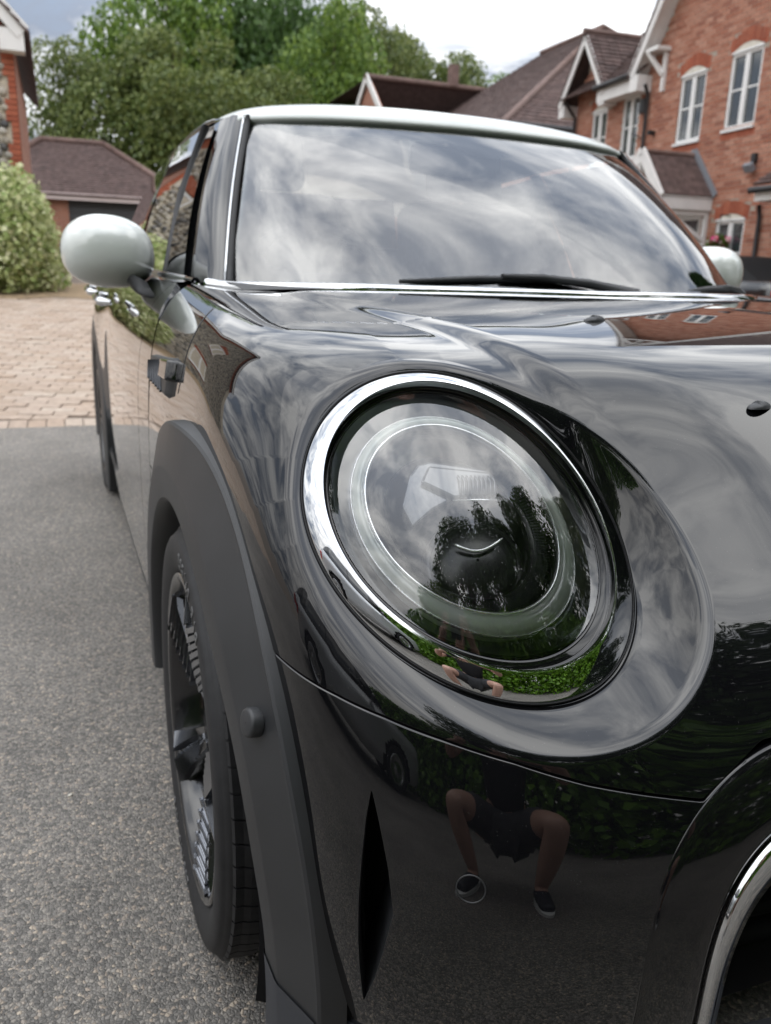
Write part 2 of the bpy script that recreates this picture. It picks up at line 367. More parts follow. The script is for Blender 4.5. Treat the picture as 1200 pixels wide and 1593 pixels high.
def mirror_x(v): return [(-a, b, c) for a, b, c in v]
def half_to_full(me_v, me_f):
    n = len(me_v); return list(me_v)+mirror_x(me_v), list(me_f)+[tuple(n+i for i in reversed(f)) for f in me_f]
def weld(o, d=2e-4):
    bm = bmesh.new(); bm.from_mesh(o.data); bmesh.ops.remove_doubles(bm, verts=bm.verts, dist=d); bm.to_mesh(o.data); bm.free(); return o
def grid_from(P, flip=False, keep=None):
    n, m = P.shape[:2]; F = grid_faces(n, m, flip=flip)
    if keep is not None: F = [f for f in F if keep[list(f)].any()]
    V = P.reshape(-1, 3); used = sorted({i for f in F for i in f}); mp = {u: k for k, u in enumerate(used)}
    return [tuple(V[u]) for u in used], [tuple(mp[i] for i in f) for f in F]
def normals_of(P):
    du = np.gradient(P, axis=0); dv = np.gradient(P, axis=1); N = np.cross(dv, du); N /= np.linalg.norm(N, axis=2, keepdims=True)+1e-12
    return N
AX_Z = .302
def arch_r(P): return np.hypot(P[..., 1], P[..., 2]-AX_Z)

def orient(o, ref):
    """turn the faces so that they look along ref on average"""
    me = o.data; n = np.zeros(3)
    for p in me.polygons: n += np.array(p.normal)*p.area
    if n @ np.array(ref, float) < 0: me.flip_normals()
    return o
# ---- bonnet
S_SH = [0, .08, .13, .163, .188, .205, .247, .289, .351, .42, .485, .552, .699, 1]
T_SH = [.305, .302, .297, .287, .254, .231, .239, .2475, .264, .276, .2840, .2880, .2890, .286]
def t_shut(s): 
    return np.interp(s, S_SH, T_SH)
def front_pts(T, S):
    """T,S arrays of equal shape -> points (with detail)"""
    Bt = bbasis(front.nt, T.ravel()); Bs = bbasis(front.ns, S.ravel())
    P = np.einsum('nj,jkd,nk->nd', Bt, front.C, Bs).reshape(*T.shape, 3)
    return body_detail(P)
def front_frame(T, S, e=1e-3):
    P = front_pts(T, S)
    du = front_pts(np.clip(T+e, 0, 1), S)-front_pts(np.clip(T-e, 0, 1), S); dv = front_pts(T, np.clip(S+e, 0, 1))-front_pts(T, np.clip(S-e, 0, 1))
    N = np.cross(dv, du); N /= np.linalg.norm(N, axis=-1, keepdims=True)+1e-12
    out = P-np.array([0, .3, .3]); N *= np.sign((N*out).sum(-1, keepdims=True))
    return P, N
def solve_ts(rho, ang, t0, s0, it=14):
    """surface parameters of the points of the bare surface lying at lamp coordinates (rho, ang)"""
    T = np.array(t0, float); S = np.array(s0, float)
    tx, ty = rho*np.cos(ang), rho*np.sin(ang)
    def q(T, S):
        P = np.einsum('nj,jkd,nk->nd', bbasis(front.nt, T), front.C, bbasis(front.ns, S)); r, a, h = lamp_local(P); return r*np.cos(a), r*np.sin(a)
    for _ in range(it):
        x, y = q(T, S); e = 1e-4; xt, yt = q(T+e, S); xs, ys = q(T, S+e)
        a, b, c_, d = (xt-x)/e, (xs-x)/e, (yt-y)/e, (ys-y)/e; det = a*d-b*c_; rx, ry = tx-x, ty-y
        T = np.clip(T+np.clip((d*rx-b*ry)/det, -.06, .06), .02, .98); S = np.clip(S+np.clip((-c_*rx+a*ry)/det, -.06, .06), .02, .98)
    return T, S
def make_bonnet():
    nt, ns = 260, 260
    ss = np.linspace(0, 1, ns); tau = np.linspace(0, 1, nt)
    ts0 = t_shut(ss)+.0022
    T = ts0[None, :]+(1-ts0[None, :])*tau[:, None]; S = np.broadcast_to(ss, T.shape).copy()
    raw = np.einsum('nj,jkd,nk->nd', bbasis(front.nt, T.ravel()), front.C, bbasis(front.ns, S.ravel()))
    rho, ang, h = lamp_local(raw); SEAM = 1.50
    rho_in = (np.abs(h) < .12) & (rho < SEAM) & (raw[:, 0] < -.2)
    fl = grid_faces(nt, ns)
    F = [f for f in fl if not all(rho_in[i] for i in f)]
    used = np.zeros(nt*ns, bool); used[[i for f in F for i in f]] = True
    k = np.where(rho_in & used)[0]; Tf, Sf = T.ravel().copy(), S.ravel().copy()
    Tf[k], Sf[k] = solve_ts(np.full(len(k), SEAM), ang[k], Tf[k], Sf[k])
    # keep the seam above the lower edge of the panel
    Tf = np.maximum(Tf, t_shut(Sf)+.0022)
    P, N = front_frame(Tf[None], Sf[None]); P, N = P[0], N[0]
    # polar patch round the lamp
    nr, na = 64, 260
    A = np.linspace(0, 2*np.pi, na, endpoint=False); rr = np.concatenate([np.linspace(1.010, 1.45, nr-6), np.linspace(1.455, SEAM, 6)])
    RR, AA = np.meshgrid(rr, A, indexing='ij'); t0 = np.empty(nr*na); s0 = np.empty(nr*na)
    near = (np.abs(h) < .12) & (raw[:, 0] < -.2) & (rho < 1.7) & (rho > .9); idx = np.where(near)[0][::7]; lx, ly = rho[idx]*np.cos(ang[idx]), rho[idx]*np.sin(ang[idx])
    for n_, (r_, a_) in enumerate(zip(RR.ravel(), AA.ravel())):
        i = idx[np.argmin((lx-r_*math.cos(a_))**2+(ly-r_*math.sin(a_))**2)]; t0[n_] = T.ravel()[i]; s0[n_] = S.ravel()[i]
    pt, ps = solve_ts(RR.ravel(), AA.ravel(), t0, s0)
    low = pt < t_shut(ps)+.0022; pt = np.maximum(pt, t_shut(ps)+.0022)
    PP, PN = front_frame(pt[None], ps[None]); PP, PN = PP[0], PN[0]
    # fold the rolled-in edge and the lower flange in
    P2 = P.reshape(nt, ns, 3); N2 = N.reshape(nt, ns, 3)
    e0, n0 = P2[0], N2[0]; dn = P2[1]-P2[0]; dn /= np.linalg.norm(dn, axis=1, keepdims=True)
    V = [tuple(p) for p in P]; NN = [tuple(q) for q in N]; F = list(F)
    r = arch_r(np.array(V)); V = np.array(V); ia = (r < .452) & (V[:, 0] < -.6); F = [f for f in F if not all(ia[i] for i in f)]
    kk = np.where(ia)[0]; sc = .452/r[kk]; V[kk, 1] *= sc; V[kk, 2] = AX_Z+(V[kk, 2]-AX_Z)*sc; V = [tuple(p) for p in V]
    o = len(V); prev = list(range(ns))
    for d, g, a in ((.0012, .0007, .6), (.003, .0012, .95), (.008, .0014, 1.0), (.022, .0012, 1.0)):
        row = e0-n0*d-dn*g; nn = n0*(1-a)-dn*a; nn /= np.linalg.norm(nn, axis=1, keepdims=True); b = len(V)
        V += [tuple(p) for p in row]; NN += [tuple(q) for q in nn]; F += [(prev[i], prev[i+1], b+i+1, b+i) for i in range(ns-1) if not (ia[i] and ia[i+1])]; prev = list(range(b, b+ns))
    b = len(V); V += [tuple(p) for p in PP]; NN += [tuple(q) for q in PN]
    F += [f for f in grid_faces(nr, na, False, True, False, b) if not all(low[i-b] for i in f)]
    # return of the opening, down to the lamp gasket
    b0 = b; b = len(V)
    for rr_, hh, mixn in ((1.006, -.0035, .5), (1.003, -.008, 0), (1.002, -.02, 0)):
        q = lamp_point(np.full(na, rr_), A, np.full(na, hh)); cen = q.mean(0); inn = cen-q; inn /= np.linalg.norm(inn, axis=1, keepdims=True)
        V += [tuple(p) for p in q]; NN += [tuple(x) for x in (inn*(1-mixn)+PN[:na]*mixn)]
    F += grid_faces(3, na, False, True, True, b)
    F += [(b0+i, b0+(i+1) % na, b+(i+1) % na, b+i) for i in range(na)]
    Va, Na = np.array(V), np.array(NN); F2 = []
    for q in F:
        g = np.cross(Va[q[1]]-Va[q[0]], Va[q[2]]-Va[q[0]])+np.cross(Va[q[2]]-Va[q[0]], Va[q[3]]-Va[q[0]]); F2.append(q if g @ Na[list(q)].sum(0) >= 0 else tuple(reversed(q)))
    v, f = half_to_full(V, F2); nn = NN+mirror_x(NN)
    me = mesh_of('bonnet', v, f); 
    me.normals_split_custom_set_from_vertices([tuple(float(x) for x in Vector(q).normalized()) for q in nn])
    return put('bonnet', me, M_PAINT, car)
bonnet = make_bonnet()

# ---- bumper (air slit at the corner, cut out for the grille and the arch)
SLIT_T = [.042, .059, .079, .109, .142, .176, .203]
SLIT_R = [.5040, .4870, .4755, .4640, .4730, .4865, .4975]  # edge nearer the middle
SLIT_L = [.5055, .5080, .5092, .5090, .5072, .5042, .4990]  # edge nearer the wheel
GR_T = [.0, .03, .059, .096, .135, .172, .201, .235, .30]
GR_S = [.231, .236, .2390, .2395, .236, .2295, .2185, .203, .165]
def make_bumper():
    n = 220; tau = np.linspace(0, 1, n)
    Ss = np.linspace(0, 1, 120)
    def build(s0f, s1f, ns, flip):
        T0 = tau*.2835; s0 = s0f(T0); s1 = s1f(T0)
        S = s0[:, None]+(s1-s0)[:, None]*np.linspace(0, 1, ns)[None, :]
        T = tau[:, None]*(t_shut(S)-.0022)
        return T, S
    def arch_limit(ts):
        out = []
        for t in ts:
            sg = np.linspace(.5, .95, 200); P = front(np.array([t]), sg)[0]; r = arch_r(P)
            k = np.argmax(r < .452) if (r < .452).any() else 199
            out.append(sg[k])
        return np.array(out)
    lim_t = np.linspace(0, .30, 40); lim_s = arch_limit(lim_t); lim_s = np.convolve(np.pad(lim_s, 2, mode='edge'), np.ones(5)/5, 'valid')
    sR = lambda t: np.where((t > SLIT_T[0]) & (t < SLIT_T[-1]), np.interp(t, SLIT_T, SLIT_R), np.interp(t, [SLIT_T[0], SLIT_T[-1]], [.50475, .49825]))
    sL = lambda t: np.where((t > SLIT_T[0]) & (t < SLIT_T[-1]), np.interp(t, SLIT_T, SLIT_L), np.interp(t, [SLIT_T[0], SLIT_T[-1]], [.50475, .49825]))
    sG = lambda t: np.interp(t, GR_T, GR_S)
    sA = lambda t: np.interp(t, lim_t, lim_s)
    v, f = [], []
    pocket = []
    for s0f, s1f, ns, side in ((sG, sR, 120, 1), (sL, sA, 90, 0)):
        T, S = build(s0f, s1f, ns, False)
        P, N = front_frame(T, S)
        # turned-in upper edge
        e0, n0 = P[-1], N[-1]; dn = P[-1]-P[-2]; dn /= np.linalg.norm(dn, axis=1, keepdims=True)
        rows = [e0-n0*d+dn*g for d, g in ((.0010, .0009), (.0028, .0017), (.007, .0022), (.022, .0022))]
        Q = np.concatenate([P, np.array(rows)], 0)
        # turned-in edges at slit / grille / arch
        k = -1 if side == 1 else 0
        pocket.append((Q[:n, k], N[:, k], T[:, k]))
        Nn = np.concatenate([N, np.repeat(N[-1:], 4, 0)], 0)
        for kk in (0, -1):
            d = Q[:, kk]-Q[:, 1 if kk == 0 else -2]; d /= np.linalg.norm(d, axis=1, keepdims=True)+1e-9
            cols = [Q[:, kk]-Nn[:, kk]*a+d*b for a, b in ((.001, .0008), (.003, .0014), (.014, .0012))]
            if (kk == k): continue
            Q = np.concatenate([np.stack(cols[::-1], 1), Q], 1) if kk == 0 else np.concatenate([Q, np.stack(cols, 1)], 1)
            Nn = np.concatenate([np.repeat(Nn[:, :1], 3, 1), Nn], 1) if kk == 0 else np.concatenate([Nn, np.repeat(Nn[:, -1:], 3, 1)], 1)
        o = len(v); v += [tuple(p) for p in Q.reshape(-1, 3)]; f += grid_faces(*Q.shape[:2], False, False, False, o)
    b = weld(add('front_bumper', v, f, M_PAINT, car), 4e-5)
    weld(add('front_bumper', mirror_x(v), [tuple(reversed(q)) for q in f], M_PAINT, car), 4e-5)
    # slit pocket
    mb = MB()
    (pr_, nr_, tt), (pl_, nl_, _) = pocket
    m = (tt > SLIT_T[0]-.002) & (tt < SLIT_T[-1]+.002)
    for p, nn, fl in ((pr_[m], nr_[m], False), (pl_[m], nl_[m], True)):
        inward = np.array([.35, .9, 0.0]); inward /= np.linalg.norm(inward)
        G = np.stack([p-nn*.0, p-nn*.0015+inward*.001, p-nn*.003+inward*.006, p+inward*.05, p+inward*.09], 1)
        mb.grid(G, flip=fl)
    back = np.stack([pr_[m]+inward*.09, pl_[m]+inward*.09], 1); mb.grid(back)
    add('air_slit', mb.v, mb.f, M_TRIM, car); add('air_slit', mirror_x(mb.v), [tuple(reversed(q)) for q in mb.f], M_TRIM, car)
    return b
bumper = make_bumper()

# ---- corner of the wing behind the wheel arch
def make_wing_corner():
    T, S = np.meshgrid(np.linspace(.03, .2845, 60), np.linspace(.90, 1.0, 40), indexing='ij'); P, N = front_frame(T, S); V = P.reshape(-1, 3).copy()
    r = arch_r(V); b = r < .450; F = [f for f in grid_faces(60, 40) if not all(b[i] for i in f)]
    k = np.where(b)[0]; sc = .450/r[k]; V[k, 1] *= sc; V[k, 2] = AX_Z+(V[k, 2]-AX_Z)*sc
    used = sorted({i for f in F for i in f}); mp = {u: i for i, u in enumerate(used)}; v = [tuple(V[u]) for u in used]; f = [tuple(mp[i] for i in q) for q in F]
    add('wing_corner', v, f, M_PAINT, car); add('wing_corner', mirror_x(v), [tuple(reversed(q)) for q in f], M_PAINT, car)
make_wing_corner()
# ---- dark inner structure just under the outer skin
def make_inner():
    T, S = np.meshgrid(np.linspace(.0, 1, 90), np.linspace(0, 1, 90), indexing='ij')
    P, N = front_frame(T, S); P = P-N*.028
    V = P.reshape(-1, 3); rho, ang, h = lamp_local(V)
    bad = ((rho < 1.03) & (np.abs(h) < .1)) | ((arch_r(V) < .445) & (V[:, 0] < -.5))
    tt = T.ravel(); ss = S.ravel(); bad |= (tt > .035) & (tt < .215) & (ss > .455) & (ss < .525)
    bad |= (ss < .225) & (tt < .25)
    F = [f for f in grid_faces(90, 90) if not any(bad[i] for i in f)]
    used = sorted({i for f in F for i in f}); mp = {u: i for i, u in enumerate(used)}
    vv, ff = half_to_full([tuple(V[u]) for u in used], [tuple(mp[i] for i in f) for f in F])
    add('inner_panel', vv, ff, M_DARK, car)
make_inner()

# ---- wheel-arch trim
def arch_trim(cy, name, xo_tab, xi_tab, phis, side=-1, rz=AX_Z, m=None, lift=0.0):
    ph = np.linspace(R(phis[0]), R(phis[1]), 120)
    xo = np.interp(np.degrees(ph), xo_tab[0], xo_tab[1]); xi = np.interp(np.degrees(ph), xi_tab[0], xi_tab[1])
    k = np.ones(9)/9
    xo = np.convolve(np.pad(xo, 4, mode='edge'), k, 'valid')-lift; xi = np.convolve(np.pad(xi, 4, mode='edge'), k, 'valid')-lift
    prof = [(.340, None, .075 if lift == 0 else .022), (.348, None, .020), (.352, None, .006), (.357, None, .001), (.363, None, 0.0), (.398, 'c', .0), (.403, 'c2', 0), (.452, 'o', 0.0), (.458, 'o', .0015), (.461, 'o', .0045), (.462, 'o', .012), (.462, 'o', .03)]
    G = []
    for r, w, d in prof:
        if w is None: x = xi+d
        elif w == 'c': x = xi*.72+xo*.28-.0045
        elif w == 'c2': x = xi*.66+xo*.34-.0050
        else: x = xo+d
        if w == 'o' : pass
        G.append(np.stack([x, cy-r*np.sin(ph), rz+r*np.cos(ph)], 1))
    G = np.stack(G, 1)
    if side > 0: G[..., 0] *= -1
    mb = MB(); mb.grid(G, flip=(side > 0))
    o = mb.build(name, m or M_TRIM, car, smooth=True)
    return sharp(o, 30)
XO = ([-120, -60, -20, 0, 4, 20, 33, 48, 63, 76, 90, 120], [-.835, -.840, -.845, -.843, -.834, -.818, -.812, -.810, -.803, -.793, -.785, -.775])
XI = ([-120, -60, -20, 0, 10, 25, 43, 62, 76, 90, 120], [-.850, -.854, -.852, -.849, -.848, -.846, -.841, -.830, -.823, -.813, -.800])
arch_trim(0, 'wheel_arch_trim', XO, XI, (-97, 96))
arch_trim(0, 'wheel_arch_trim', XO, XI, (-97, 96), side=1)
for sd in (-1, 1): arch_trim(0, 'lower_lip', XO, XI, (95.2, 117), side=sd, m=M_LOWER, lift=.0022)
# parking sensor in the trim
def disc(center, normal, r, depth, m, name, parent, edge=.0025, k=32):
    n = Vector(normal).normalized(); q = n.to_track_quat('Z', 'Y').to_matrix().to_4x4(); q.translation = Vector(center)
    mb = MB(); mb.lathe([(0.0005, depth), (r-edge*1.4, depth), (r-edge*.4, depth-edge*.4), (r, depth-edge*1.3), (r, -.004)], k, np.array(q))
    return mb.build(name, m, parent, smooth=True)
for sd in (1, -1):
    disc((-.8195*sd, -.357, .5395), (-sd, -.22, .20), .0145, .0085, M_TRIM, 'parking_sensor', car)
# ---- lower apron in front of the wheel
def make_apron():
    T, S = np.meshgrid(np.linspace(0, .03, 10), np.linspace(.0, .735, 60), indexing='ij')
    lo = np.interp(S[0], [0, .45, .544, .594, .661, .735], [.030, .026, .0215, .0175, .014, .011])
    T = np.linspace(0, 1, 10)[:, None]*lo[None, :]
    P, N = front_frame(T, S); P = P+N*.004
    low = P[0].copy(); low2 = low.copy(); low2[:, 2] -= .045; low2 -= N[0]*.02; low3 = low2.copy(); low3 -= N[0]*.08; low3[:, 2] += .004
    top = P[-1]-N[-1]*.008
    Q = np.concatenate([low3[None], low2[None], P, top[None]], 0)
    v, f = half_to_full([tuple(p) for p in Q.reshape(-1, 3)], grid_faces(*Q.shape[:2]))
    sharp(add('lower_apron', v, f, M_LOWER, car), 40)
make_apron()

# ---- grille: gloss surround, chrome frame, bars
def surf_path(pts, k=60):
    pts = np.array(pts, float); d = np.r_[0, np.cumsum(np.hypot(*np.diff(pts, axis=0).T*np.array([[1.0], [1.4]])))]; d /= d[-1]
    # smooth through the picks
    q = np.linspace(0, 1, k); n = len(pts); C = np.linalg.lstsq(bbasis(min(n, 8), d), pts, rcond=None)[0]
    X = bbasis(min(n, 8), q) @ C
    return X[:, 0], X[:, 1]
GO = [(.0, .2315), (.03, .2365), (.059, .2400), (.096, .2405), (.135, .2370), (.172, .2305), (.201, .2195), (.226, .2065), (.251, .1895), (.281, .165), (.294, .13), (.300, .08), (.303, .0)]
GM = [(.0, .186), (.03, .190), (.059, .1930), (.096, .1960), (.130, .1880), (.163, .1760), (.190, .164), (.208, .148), (.220, .125), (.228, .10), (.233, .07), (.235, .04), (.236, 0)]
GI = [(.0, .168), (.03, .170), (.054, .1725), (.071, .1755), (.105, .1720), (.138, .1590), (.156, .147), (.172, .132), (.183, .112), (.190, .09), (.194, .06), (.196, .03), (.197, 0)]
def make_grille():
    k = 90
    paths = []
    for g in (GO, GM, GI):
        t, s = surf_path(g, k); P, N = front_frame(np.clip(t, 0, 1), np.clip(s, 0, 1)); paths.append((P, N))
    (Po, No), (Pm, Nm), (Pi, Ni) = paths
    W = lambda w: Po*(1-w)+Pm*w
    rows = [Po-No*.02, Po-No*.004, Po-No*.0005+(Pm-Po)*.012, Po+No*.0010+(Pm-Po)*.05, W(.2)+No*.0022, W(.45)+No*.0032, W(.7)+No*.0032, W(.90)+Nm*.0024, W(.985)+Nm*.0008, Pm-Nm*.012]
    v, f = half_to_full([tuple(p) for p in np.stack(rows, 0).reshape(-1, 3)], grid_faces(len(rows), k, flip=False))
    fr = add('grille_surround', v, f, M_GLOSS, car)
    Wc = lambda w: Pm*(1-w)+Pi*w
    rows = [Pm-Nm*.01, Pm+Nm*.001, Wc(.05)+Nm*.0055, Wc(.14)+Nm*.007, Wc(.3)+Nm*.0055, Wc(.6)+Ni*.001, Wc(.95)-Ni*.006, Pi-Ni*.02, Pi-Ni*.05]
    v, f = half_to_full([tuple(p) for p in np.stack(rows, 0).reshape(-1, 3)], grid_faces(len(rows), k, flip=False))
    add('chrome_frame', v, f, M_CHROME, fr)
    # recessed back plate and horizontal bars
    mb = MB(); mb.box((0, -.49, .39), (1.02, .02, .42)); mb.build('grille_back', M_DARK, fr)
    for sx in (-1, 1): MB().box((sx*.475, -.54, .37), (.012, .10, .36)).build('grille_side', M_DARK, fr)
    for i in range(7):
        z = .27+.036*i; ys = np.linspace(-.43, .43, 30); G = []
        prof = [(-.006, -.008), (-.009, 0), (-.006, .008), (.012, .010), (.012, -.010)]
        G = np.array([[(x, -.52+.03*(abs(x)/.45)**2+a, z+b) for a, b in prof] for x in ys])
        m2 = MB(); m2.grid(G, closed_v=True); m2.build('grille_bar', M_DARK, fr, smooth=True)
make_grille()
def ring_on_front(t, s, r, w, m, name, parent, lift=.0004):
    P, N = front_frame(np.array([[t]]), np.array([[s]])); P, N = P[0, 0], N[0, 0]
    q = Vector(N).to_track_quat('Z', 'Y').to_matrix().to_4x4(); q.translation = Vector(P)
    MB().lathe([(r-w, -.003), (r-w, lift), (r, lift*1.5), (r+w*.5, -.001)], 40, np.array(q)).build(name, m, parent, smooth=True)
ring_on_front(.142, .385, .0125, .0009, M_TRIM, 'bumper_sensor', car)

# ---- headlamps
M_DRL = None
def lamp_materials():
    global M_DRL
    m = bpy.data.materials.new('light_guide_acrylic'); m.use_nodes = True; b = m.node_tree.nodes['Principled BSDF']
    b.inputs['Base Color'].default_value = (.82, .90, .82, 1); b.inputs['Roughness'].default_value = .10; b.inputs['Coat Weight'].default_value = .6
    b.inputs['Transmission Weight'].default_value = .25; b.inputs['IOR'].default_value = 1.45; b.inputs['Metallic'].default_value = 0.0
    M_DRL = m
lamp_materials()
M_BEZEL = mat('lamp_dark_bezel', (.012, .012, .013), rough=.16, coat=.5)
M_SMOKE = mat('lamp_smoked_ring', (.20, .21, .22), rough=.10, metal=.85)
M_WHITE = mat('lamp_bright_edge', (.93, .94, .94), rough=.16, metal=.75)
M_CLEAR = mat('lamp_clear_optic', (.10, .105, .115), rough=.12, metal=.12, coat=.6)
M_OPT_D = mat('lamp_inner_black', (.010, .010, .011), rough=.3, coat=.15)
def lamp_ring(rows, m, name, parent, mirrored, k=160, asp=LAMP_ASP, bend=LAMP_BEND, closed=False, a0=0, a1=2*math.pi):
    full = abs(a1-a0-2*math.pi) < 1e-6
    A = np.linspace(a0, a1, k, endpoint=not full)
    G = np.stack([lamp_point(np.full(k, r), A, np.full(k, h), dx, dy, asp_, bend_) for r, h, dx, dy, asp_, bend_ in [(tuple(q)+(0, 0, asp, bend)[len(q)-2:] if len(q) < 6 else q) for q in rows]], 0)
    if mirrored: G[..., 0] *= -1
    mb = MB(); mb.grid(G, closed_u=closed, closed_v=full, flip=not mirrored)
    return mb.build(name, m, parent, smooth=True)
def make_lamp(mirrored):
    root = empty('headlight', parent=car)
    o1, o2, o3 = (-.001, .005), (-.004, .008), (-.006, .011)
    lamp_ring([(1.008, -.02), (1.004, -.001), (.999, .0015), (.993, .0005), (.992, -.008)], M_SEAL, 'gasket', root, mirrored)
    # chrome trim: broad, gently domed
    rows = [(.995, -.012), (.995, -.0015), (.993, .0000), (.989, .0010)]
    for w in np.linspace(.06, .94, 8):
        r = .990*(1-w)+.862*w; rows.append((r, .0010+.0118*w+.0009*math.sin(math.pi*w), o1[0]*w, o1[1]*w))
    rows += [(.860, .0122, *o1), (.857, .009, *o1), (.855, -.012, *o1)]
    sharp(lamp_ring(rows, M_CHROME, 'chrome_ring', root, mirrored), 50)
    # black step between chrome and lens
    lamp_ring([(.862, -.002, *o1), (.856, -.0015, *o1), (.850, -.004, *o1), (.838, -.0045, *o1), (.830, -.003, *o2), (.815, -.0025, *o2), (.806, -.008, *o2), (.804, -.03, *o2)], M_GLOSS, 'lens_bezel', root, mirrored)
    # clear outer lens, domed
    rs = np.linspace(.808, .0, 26)
    orient(lamp_ring([(r, -.003+.020*(1-(r/.808)**2), *o2) for r in rs[:-1]]+[(.004, .017, *o2)], M_LENS, 'lens', root, mirrored), (0, -1, .6))
    # inside: smoked outer wall, light guide ring, inner bowl
    lamp_ring([(.805, -.006, *o2), (.785, -.016, *o2), (.745, -.028, *o2), (.70, -.036, *o2), (.665, -.038, *o2)], M_SMOKE, 'outer_reflector', root, mirrored)
    lamp_ring([(.668, -.037, *o2), (.672, -.014, *o2), (.664, -.009, *o2), (.640, -.0045, *o2), (.610, -.0035, *o3), (.588, -.006, *o3), (.580, -.012, *o3), (.578, -.04, *o3)], M_DRL, 'light_guide', root, mirrored)
    lamp_ring([(.676, -.0175, *o2), (.679, -.014, *o2), (.676, -.0105, *o2), (.671, -.010, *o2), (.669, -.014, *o2)], M_WHITE, 'guide_outer_edge', root, mirrored, closed=True)
    lamp_ring([(.590, -.010, *o3), (.586, -.0035, *o3), (.576, -.0020, *o3), (.566, -.0035, *o3), (.563, -.012, *o3), (.575, -.016, *o3)], M_WHITE, 'guide_inner_edge', root, mirrored, closed=True)
    lamp_ring([(.564, -.012, *o3), (.556, -.018, *o3), (.53, -.026, *o3), (.50, -.029, *o3), (.47, -.031, *o3), (.445, -.033, *o3)], M_BEZEL, 'inner_bezel', root, mirrored)
    lamp_ring([(.445, -.033, *o3), (.43, -.050, *o3), (.36, -.075, *o3), (.2, -.088, *o3), (.004, -.092, *o3)], M_OPT_D, 'inner_bowl', root, mirrored)
    # comb of fine ribs round the lower inner edge
    mb = MB()
    for a in np.linspace(R(-118), R(38), 78):
        A = np.array([a-.006, a+.006])
        q = [lamp_point(np.full(2, r), A, np.full(2, h), *o3) for r, h in ((.535, -.0235), (.470, -.0285), (.470, -.0255), (.535, -.0205))]
        o = len(mb.v)
        for p in q: mb.v += [tuple(p[0]), tuple(p[1])]
        for i in range(4): j = (i+1) % 4; mb.f.append((o+2*i, o+2*i+1, o+2*j+1, o+2*j))
    if mirrored: mb.v = mirror_x(mb.v)
    mb.build('rib_comb', M_SMOKE, root)
    # frame for the optics inside the bowl: local axes right / up / out
    def L(x, y, z):
        p = LAMP_C+x*LAMP_A+y*LAMP_B+z*LAMP_N
        return (-p[0], p[1], p[2]) if mirrored else tuple(p)
    # upper optic: stepped clear block with vertical ribs
    mb = MB()
    def slab(poly, z0, z1):
        o = len(mb.v); n = len(poly)
        for z in (z0, z1): mb.v.extend(L(x, y, z) for x, y in poly)
        for i in range(n): mb.f.append((o+i, o+(i+1) % n, o+n+(i+1) % n, o+n+i))
        mb.f.append(tuple(o+i for i in reversed(range(n)))); mb.f.append(tuple(o+n+i for i in range(n)))
    slab([(-.060, .030), (-.052, .062), (-.044, .074), (-.030, .078), (.026, .070), (.030, .062), (.030, .044), (-.006, .040), (-.030, .026), (-.050, .008)], -.055, -.030)
    slab([(-.042, .052), (-.034, .070), (.028, .064), (.030, .040), (-.010, .036)], -.040, -.0225)
    opt = mb.build('upper_optic', M_CLEAR, root); bevel(opt, .0025, 2)
    for i in range(9):
        mb = MB(); x = -.004+i*.0042
        pts = [L(x-.002, .061, -.0245), L(x, .052, -.0205), L(x+.0005, .040, -.0205), L(x+.0005, .0365, -.023)]
        mb.tube(pts, .0017, 6); mb.build('optic_rib', M_CLEAR, root, smooth=True)
    mb = MB(); mb.tube([L(-.012, .033, -.022), L(.010, .0335, -.0205), L(.032, .034, -.021)], .0013, 6); mb.build('optic_edge', M_WHITE, root, smooth=True)
    # projector lens with bright lower lip
    q = Matrix.Identity(4)
    c = np.array(L(.012, -.022, -.070)); ax = Vector(LAMP_N) if not mirrored else Vector((-LAMP_N[0], LAMP_N[1], LAMP_N[2]))
    qm = ax.to_track_quat('Z', 'Y').to_matrix().to_4x4(); qm.translation = Vector(c)
    MB().lathe([(.050, -.01), (.050, .012), (.046, .016), (.043, .016)]+[(.043*math.cos(a), .016+.018*math.sin(a)) for a in np.linspace(0, math.pi/2*.98, 8)], 48, np.array(qm)).build('projector_lens', M_OPT_D, root, smooth=True)
    mb = MB(); mb.tube([L(-.012+.048*w, -.008-.010*math.sin(math.pi*w)+.006*w, -.030) for w in np.linspace(0, 1, 12)], [.0006]+[.0022]*10+[.0006], 6); mb.build('optic_lip', M_WHITE, root, smooth=True)
    return root
make_lamp(False); make_lamp(True)
